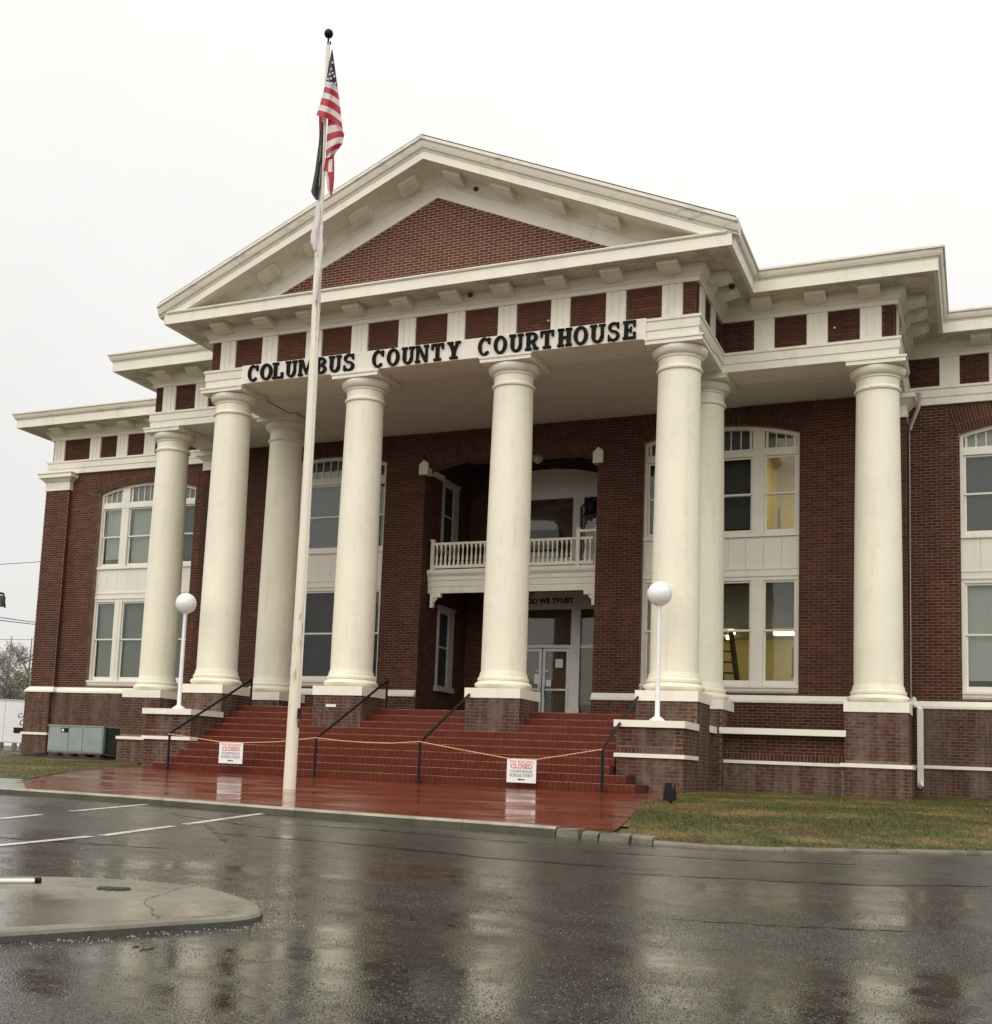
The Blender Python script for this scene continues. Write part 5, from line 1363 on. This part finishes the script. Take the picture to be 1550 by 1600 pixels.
mb = MB(); mb.box(xb+.62, xb+.66, ya+.02, yb_-.05, za-.05, zb_+.02); mb.box(xb, xb+.66, ya+.04, yb_-.05, zb_-.018, zb_+.02); mb.build('hood_rim', M_blind_b, ac)
tp = MB(); NX, NY = 40, 8
for j in range(NY+1):
    for i in range(NX+1):
        x = -16.2+4.3*i/NX+.06*math.sin(j*2.0+i*.9); y = 3.15+1.9*j/NY+.05*math.sin(i*1.3)
        edge = min(i, NX-i, j*3)/6.0; tp.v.append((x, y, pz(y)+.03+.09*min(1, edge)*(0.55+.45*math.sin(i*1.1+j*1.7))))
for j in range(NY):
    for i in range(NX): a = j*(NX+1)+i; tp.f.append((a, a+1, a+NX+2, a+NX+1)); tp.m.append(0)
tp.build('ground_tarp', M_black, None, smooth=True, label='crumpled black plastic sheet on the grass under the air conditioner', cat='tarp')

# ground floodlight on the lawn
fl_ = thing('floodlight', (7.55, -6.75, pz(-6.75)), 'small black ground floodlight tilted up on the edge of the right lawn', 'floodlight')
z0 = pz(-6.75)+.02
mb = MB(); n0 = np.array([7.55, -6.75, z0+.16])
P8 = []
for dx, dz in ((-.09, -.14), (.10, -.14), (.05, .14), (-.07, .14)): P8.append((7.55+dx, -6.82-.0+dz*.25, z0+.18+dz))
Q8 = [(7.55+.02+dx*.75, -6.70+dz*.2, z0+.17+dz*.8) for dx, dz in ((-.09, -.14), (.12, -.14), (.06, .14), (-.06, .14))]
n = len(mb.v); mb.v += P8+Q8; mb.f += [(n, n+1, n+2, n+3), (n+7, n+6, n+5, n+4)]+[(n+(i+1) % 4, n+i, n+4+i, n+4+(i+1) % 4) for i in range(4)]; mb.m += [0]*6
mb.build('housing', M_letter, fl_)
mb = MB(); mb.tube([(7.56, -6.72, z0-.05), (7.56, -6.74, z0+.1)], .025); mb.build('stake', M_black, fl_)
mb = MB(); mb.tube([(7.63, -6.80, z0+.05), (7.60, -6.79, z0+.30)], .012, 6); mb.build('rim', M_blind_b, fl_)

# white pipe lying by the island, broken hole with debris in island
pp = thing('white_pipe', (7.2, -21.0, -.2), 'white pipe with a black end cap lying across the left edge of the concrete island', 'pipe')
d_ = np.array([7.456-7.326, -20.712+20.866]); d_ /= np.linalg.norm(d_); e_ = np.array([7.44, -20.73])
mb = MB(); s_ = e_-d_*2.4; mb.tube([(s_[0], s_[1], -.224), (e_[0], e_[1], -.224)], .0115, 12); mb.build('tube', M_paper, pp, smooth=True)
mb = MB(); q_ = e_+d_*.035; mb.tube([(e_[0], e_[1], -.221), (q_[0], q_[1], -.221)], .016, 12); mb.build('end_cap', M_black, pp)
hb = MB()
for k in range(90):
    a = random.uniform(0, 2*PI); r_ = random.random()**.5; ux, uy = RT[0], RT[1]
    p = np.array([7.912, -20.655])+np.array([.907, .42])*math.cos(a)*r_*.085+np.array([-.42, .907])*math.sin(a)*r_*.05
    s_ = random.uniform(.006, .012); hb.sphere((p[0], p[1], -.236+.003*random.random()), s_, 6, 4)
hb.build('debris_pile', M_kerb_old if False else plain('wet_debris', (.035, .03, .022), .5, var=.4, scale=60), None, label='dark patch of wet leaf debris on the concrete island', cat='debris')
# wet leaves / twigs
M_leaf = plain('dead_leaf', (.05, .028, .015), .5, var=.3, scale=30); M_litter = plain('pale_litter', (.55, .50, .40), .6, var=.2, scale=30)
def leaf(name, x, y, z, s_, mtl, label, cat, group, n=3):
    mb = MB()
    for k in range(n):
        a = random.uniform(0, 2*PI); c_, q_ = math.cos(a), math.sin(a); ox, oy = random.uniform(-s_, s_), random.uniform(-s_, s_)
        for (h1, h2) in ((0.0, .3),):
            pts = [(-1, 0, .1), (-.4, -.35, .25), (.4, -.3, .1), (1, 0, .35), (.4, .3, .15), (-.4, .35, .3)]
            mb.poly([(x+ox+s_*(px_*c_-py_*q_), y+oy+s_*(px_*q_+py_*c_), z+s_*pz_*.6+.003) for px_, py_, pz_ in pts])
    mb.build(name, mtl, None, label=label, cat=cat, group=group)
for (x, y) in ((3.0, -9.6), (6.6, -9.8), (-1.9, -11.0)):
    leaf('dead_leaf', x, y, pz(y)+.004, .09, M_leaf, {3.0: 'dark wet leaf cluster on the plaza right of the flagpole base', 6.6: 'small dark leaves on the right part of the red plaza', -1.9: 'dark wet leaves on the pale sidewalk at the far left'}[x], 'leaf', 'wet leaves on the paving')
leaf('dead_leaf', 8.95, -21.71, rz(-21.71)+.004, .05, M_leaf, 'dark wet leaf on the asphalt in front of the concrete island', 'leaf', 'wet leaves on the paving')
for k in range(12):
    x = random.uniform(7.8, 12.5); y = random.uniform(-11.5, 0)
    leaf('litter_scrap', x, y, pz(y)+.05, random.uniform(.02, .045), M_litter, 'small pale scrap of litter lying in the right lawn grass', 'litter', 'pale scraps in the right lawn', 1)

# ------------------------------------------------------------------ far left background
def at_px(u, v, dist):
    d = fwd+(u-P_X)/F_PX*RT-(v-P_Y)/F_PX*UPV; return CAM+d*dist
# white trailer
c = np.array([-32.6, 19.9]); dr = np.array([.907, .42]); nr_ = np.array([.42, -.907])
tr = thing('box_trailer', (c[0], c[1], .2), 'white box trailer with black lettering parked behind the left corner of the courthouse', 'trailer')
ang = math.atan2(dr[1], dr[0])
def obox(mb, u0, u1, w0, w1, z0, z1):
    n = len(mb.v)
    for z in (z0, z1):
        for u, w in ((u0, w0), (u1, w0), (u1, w1), (u0, w1)): p = c+dr*u-nr_*w; mb.v.append((p[0], p[1], z))
    for f in ((3,2,1,0),(4,5,6,7),(0,1,5,4),(1,2,6,5),(2,3,7,6),(3,0,4,7)): mb.f.append(tuple(n+i for i in f)); mb.m.append(0)
mb = MB(); obox(mb, -6.5, 2.6, 0, 2.4, .66, 2.72); mb.build('body', M_white, tr)
mb = MB(); obox(mb, -6.55, 2.65, -.03, 2.43, .60, .66); obox(mb, -6.55, 2.65, -.03, 2.43, 2.72, 2.78); mb.build('trim_rail', M_alu, tr)
for u in (-3.2, -2.2):
    mb = MB(); p = c+dr*u
    mb.tube([tuple(p-nr_*.25)+(.52,), tuple(p+nr_*.02)+(.52,)], .33, 20); mb.build('wheel', M_black, tr)
pos = c+nr_*.012+dr*.62
text('Conne', .34, pos[0], pos[1], 1.98, M_ink, tr, shear=.3, rotz=ang, ext=.003, align='LEFT'); pos2 = c+nr_*.012+dr*.72
text('Co', .44, pos2[0], pos2[1], 1.63, M_ink, tr, shear=.3, rotz=ang, ext=.003, align='LEFT')
mb = MB(); obox(mb, .50, 2.3, -.016, -.002, 1.10, 1.38); mb.build('black_label', M_black, tr)
mb = MB(); obox(mb, -.02, -.0, -.01, -.002, .7, 2.7); mb.build('seam', M_alu, tr)

M_bark = plain('bark', (.055, .045, .035), .9, var=.3, scale=8, bmp=.4)
def leafm(name, a, b_):
    M, t, bs = mat(name); g = t.nodes.new('ShaderNodeNewGeometry')
    t.links.new(mixc(t, g.outputs['Random Per Island'], a, b_), bs.inputs['Base Color']); bs.inputs['Roughness'].default_value = .7; return M
M_lbrown = leafm('hazed_brown_foliage', (.18, .155, .12), (.30, .26, .205)); M_lgreen = leafm('hazed_grey_green_foliage', (.09, .09, .065), (.20, .19, .14))  # foliage paled so that its colour carries the distance haze
M_twig = plain('hazed_twig', (.17, .15, .12), .9, var=.2)  # branch colour lightened for the same painted-in haze
def tree(x, y, h, r, mtl, dens, label, spread=1.0):
    z0 = pz(y)-.1; tr_ = thing('tree', (x, y, z0), label, 'tree', 'far trees behind the trailer')
    mb = MB(); mb.tube([(x, y, z0), (x+.1, y, z0+h*.3), (x+.05, y+.1, z0+h*.8)], [.2, .14, .03], 7); tips = []
    def grow(p, d, ln, rad, lev):
        q = p+d*ln; mb.tube([p, p+d*ln*.5+rng.normal(0, .04*ln, 3), q], [rad, rad*.75, rad*.5], 4); tips.append(q); tips.append(p+d*ln*.6)
        if lev:
            for _ in range(4 if lev > 1 else 5):
                e = d+rng.normal(0, .55, 3); e[2] = abs(e[2])*.7+.15; e /= np.linalg.norm(e); grow(p+d*ln*rng.uniform(.45, 1.0), e, ln*rng.uniform(.45, .7), max(.009, rad*.5), lev-1)
    for k in range(13):
        a = rng.uniform(0, 2*PI); d = np.array([math.cos(a), math.sin(a), rng.uniform(.5, 1.6)]); d /= np.linalg.norm(d)
        grow(np.array([x+.07, y, z0+h*rng.uniform(.22, .68)]), d, r*rng.uniform(.4, .62), .05, 2)
    mb.build('trunk', M_twig, tr_)
    mb = MB(); T = np.array(tips)
    for k in range(dens):
        p = T[rng.integers(len(T))]+rng.normal(0, .10*spread, 3); s_ = rng.uniform(.03, .08); v1, v2 = rng.normal(0, 1, 3), rng.normal(0, 1, 3)
        v1 /= np.linalg.norm(v1); v2 -= v1*(v1 @ v2); v2 /= np.linalg.norm(v2); mb.poly([p-v1*s_, p+v2*s_*.7, p+v1*s_, p-v2*s_*.7])
    mb.build('crown', mtl, tr_)
for (u, dist, h, r, mt_, dn, sp, lb) in ((2, 92, 11.0, 4.0, M_lbrown, 5200, 1.6, 'bare brown tree coloured pale for haze at the far left edge'), (34, 96, 11.4, 4.0, M_lbrown, 5200, 1.6, 'bare brown tree coloured pale for haze beside the courthouse corner'), (22, 84, 5.4, 3.0, M_lgreen, 5200, 3, 'grey green dense tree low behind the trailer'), (54, 88, 5.8, 3.0, M_lgreen, 5200, 3, 'grey green tree half hidden by the courthouse corner'), (-14, 88, 5.6, 3.0, M_lbrown, 5000, 3, 'brown leafy tree at the left frame edge')):
    p = at_px(u, 1160, dist); tree(p[0], p[1], h, r, mt_, dn, lb, sp)
# utility pole with wires
p = at_px(-60, 1160, 48); px_, py_ = p[0], p[1]
up_ = thing('utility_pole', (px_, py_, 0), 'wooden utility pole with a transformer at the left frame edge', 'utility pole')
mb = MB(); mb.tube([(px_, py_, -.2), (px_, py_, 9.6)], [.16, .11], 10); mb.build('pole', M_bark, up_)
mb = MB(); q = at_px(2, 938, 48); mb.lathe([(.16, q[2]-.25), (.16, q[2]+.15), (.1, q[2]+.2)], q[0], q[1], 12); mb.build('transformer', M_blind_b, up_)
mb = MB(); a_ = at_px(-20, 922, 48); b_ = at_px(6, 928, 48); mb.tube([a_, b_], .05, 6); mb.tube([b_, at_px(8, 950, 48)], .03, 6); mb.build('crossarm', M_black, up_)
for (va, vb), rr in zip(((884, 872), (963, 977), (968, 979), (1000, 997)), (.014, .018, .018, .010)):
    a_ = at_px(-20, va-1, 48); b_ = at_px(110, vb, 60); mm = (a_+b_)/2-np.array([0, 0, .05]); mb = MB(); mb.tube([a_, mm, b_], rr, 5)
    mb.build('power_line', M_black, up_)
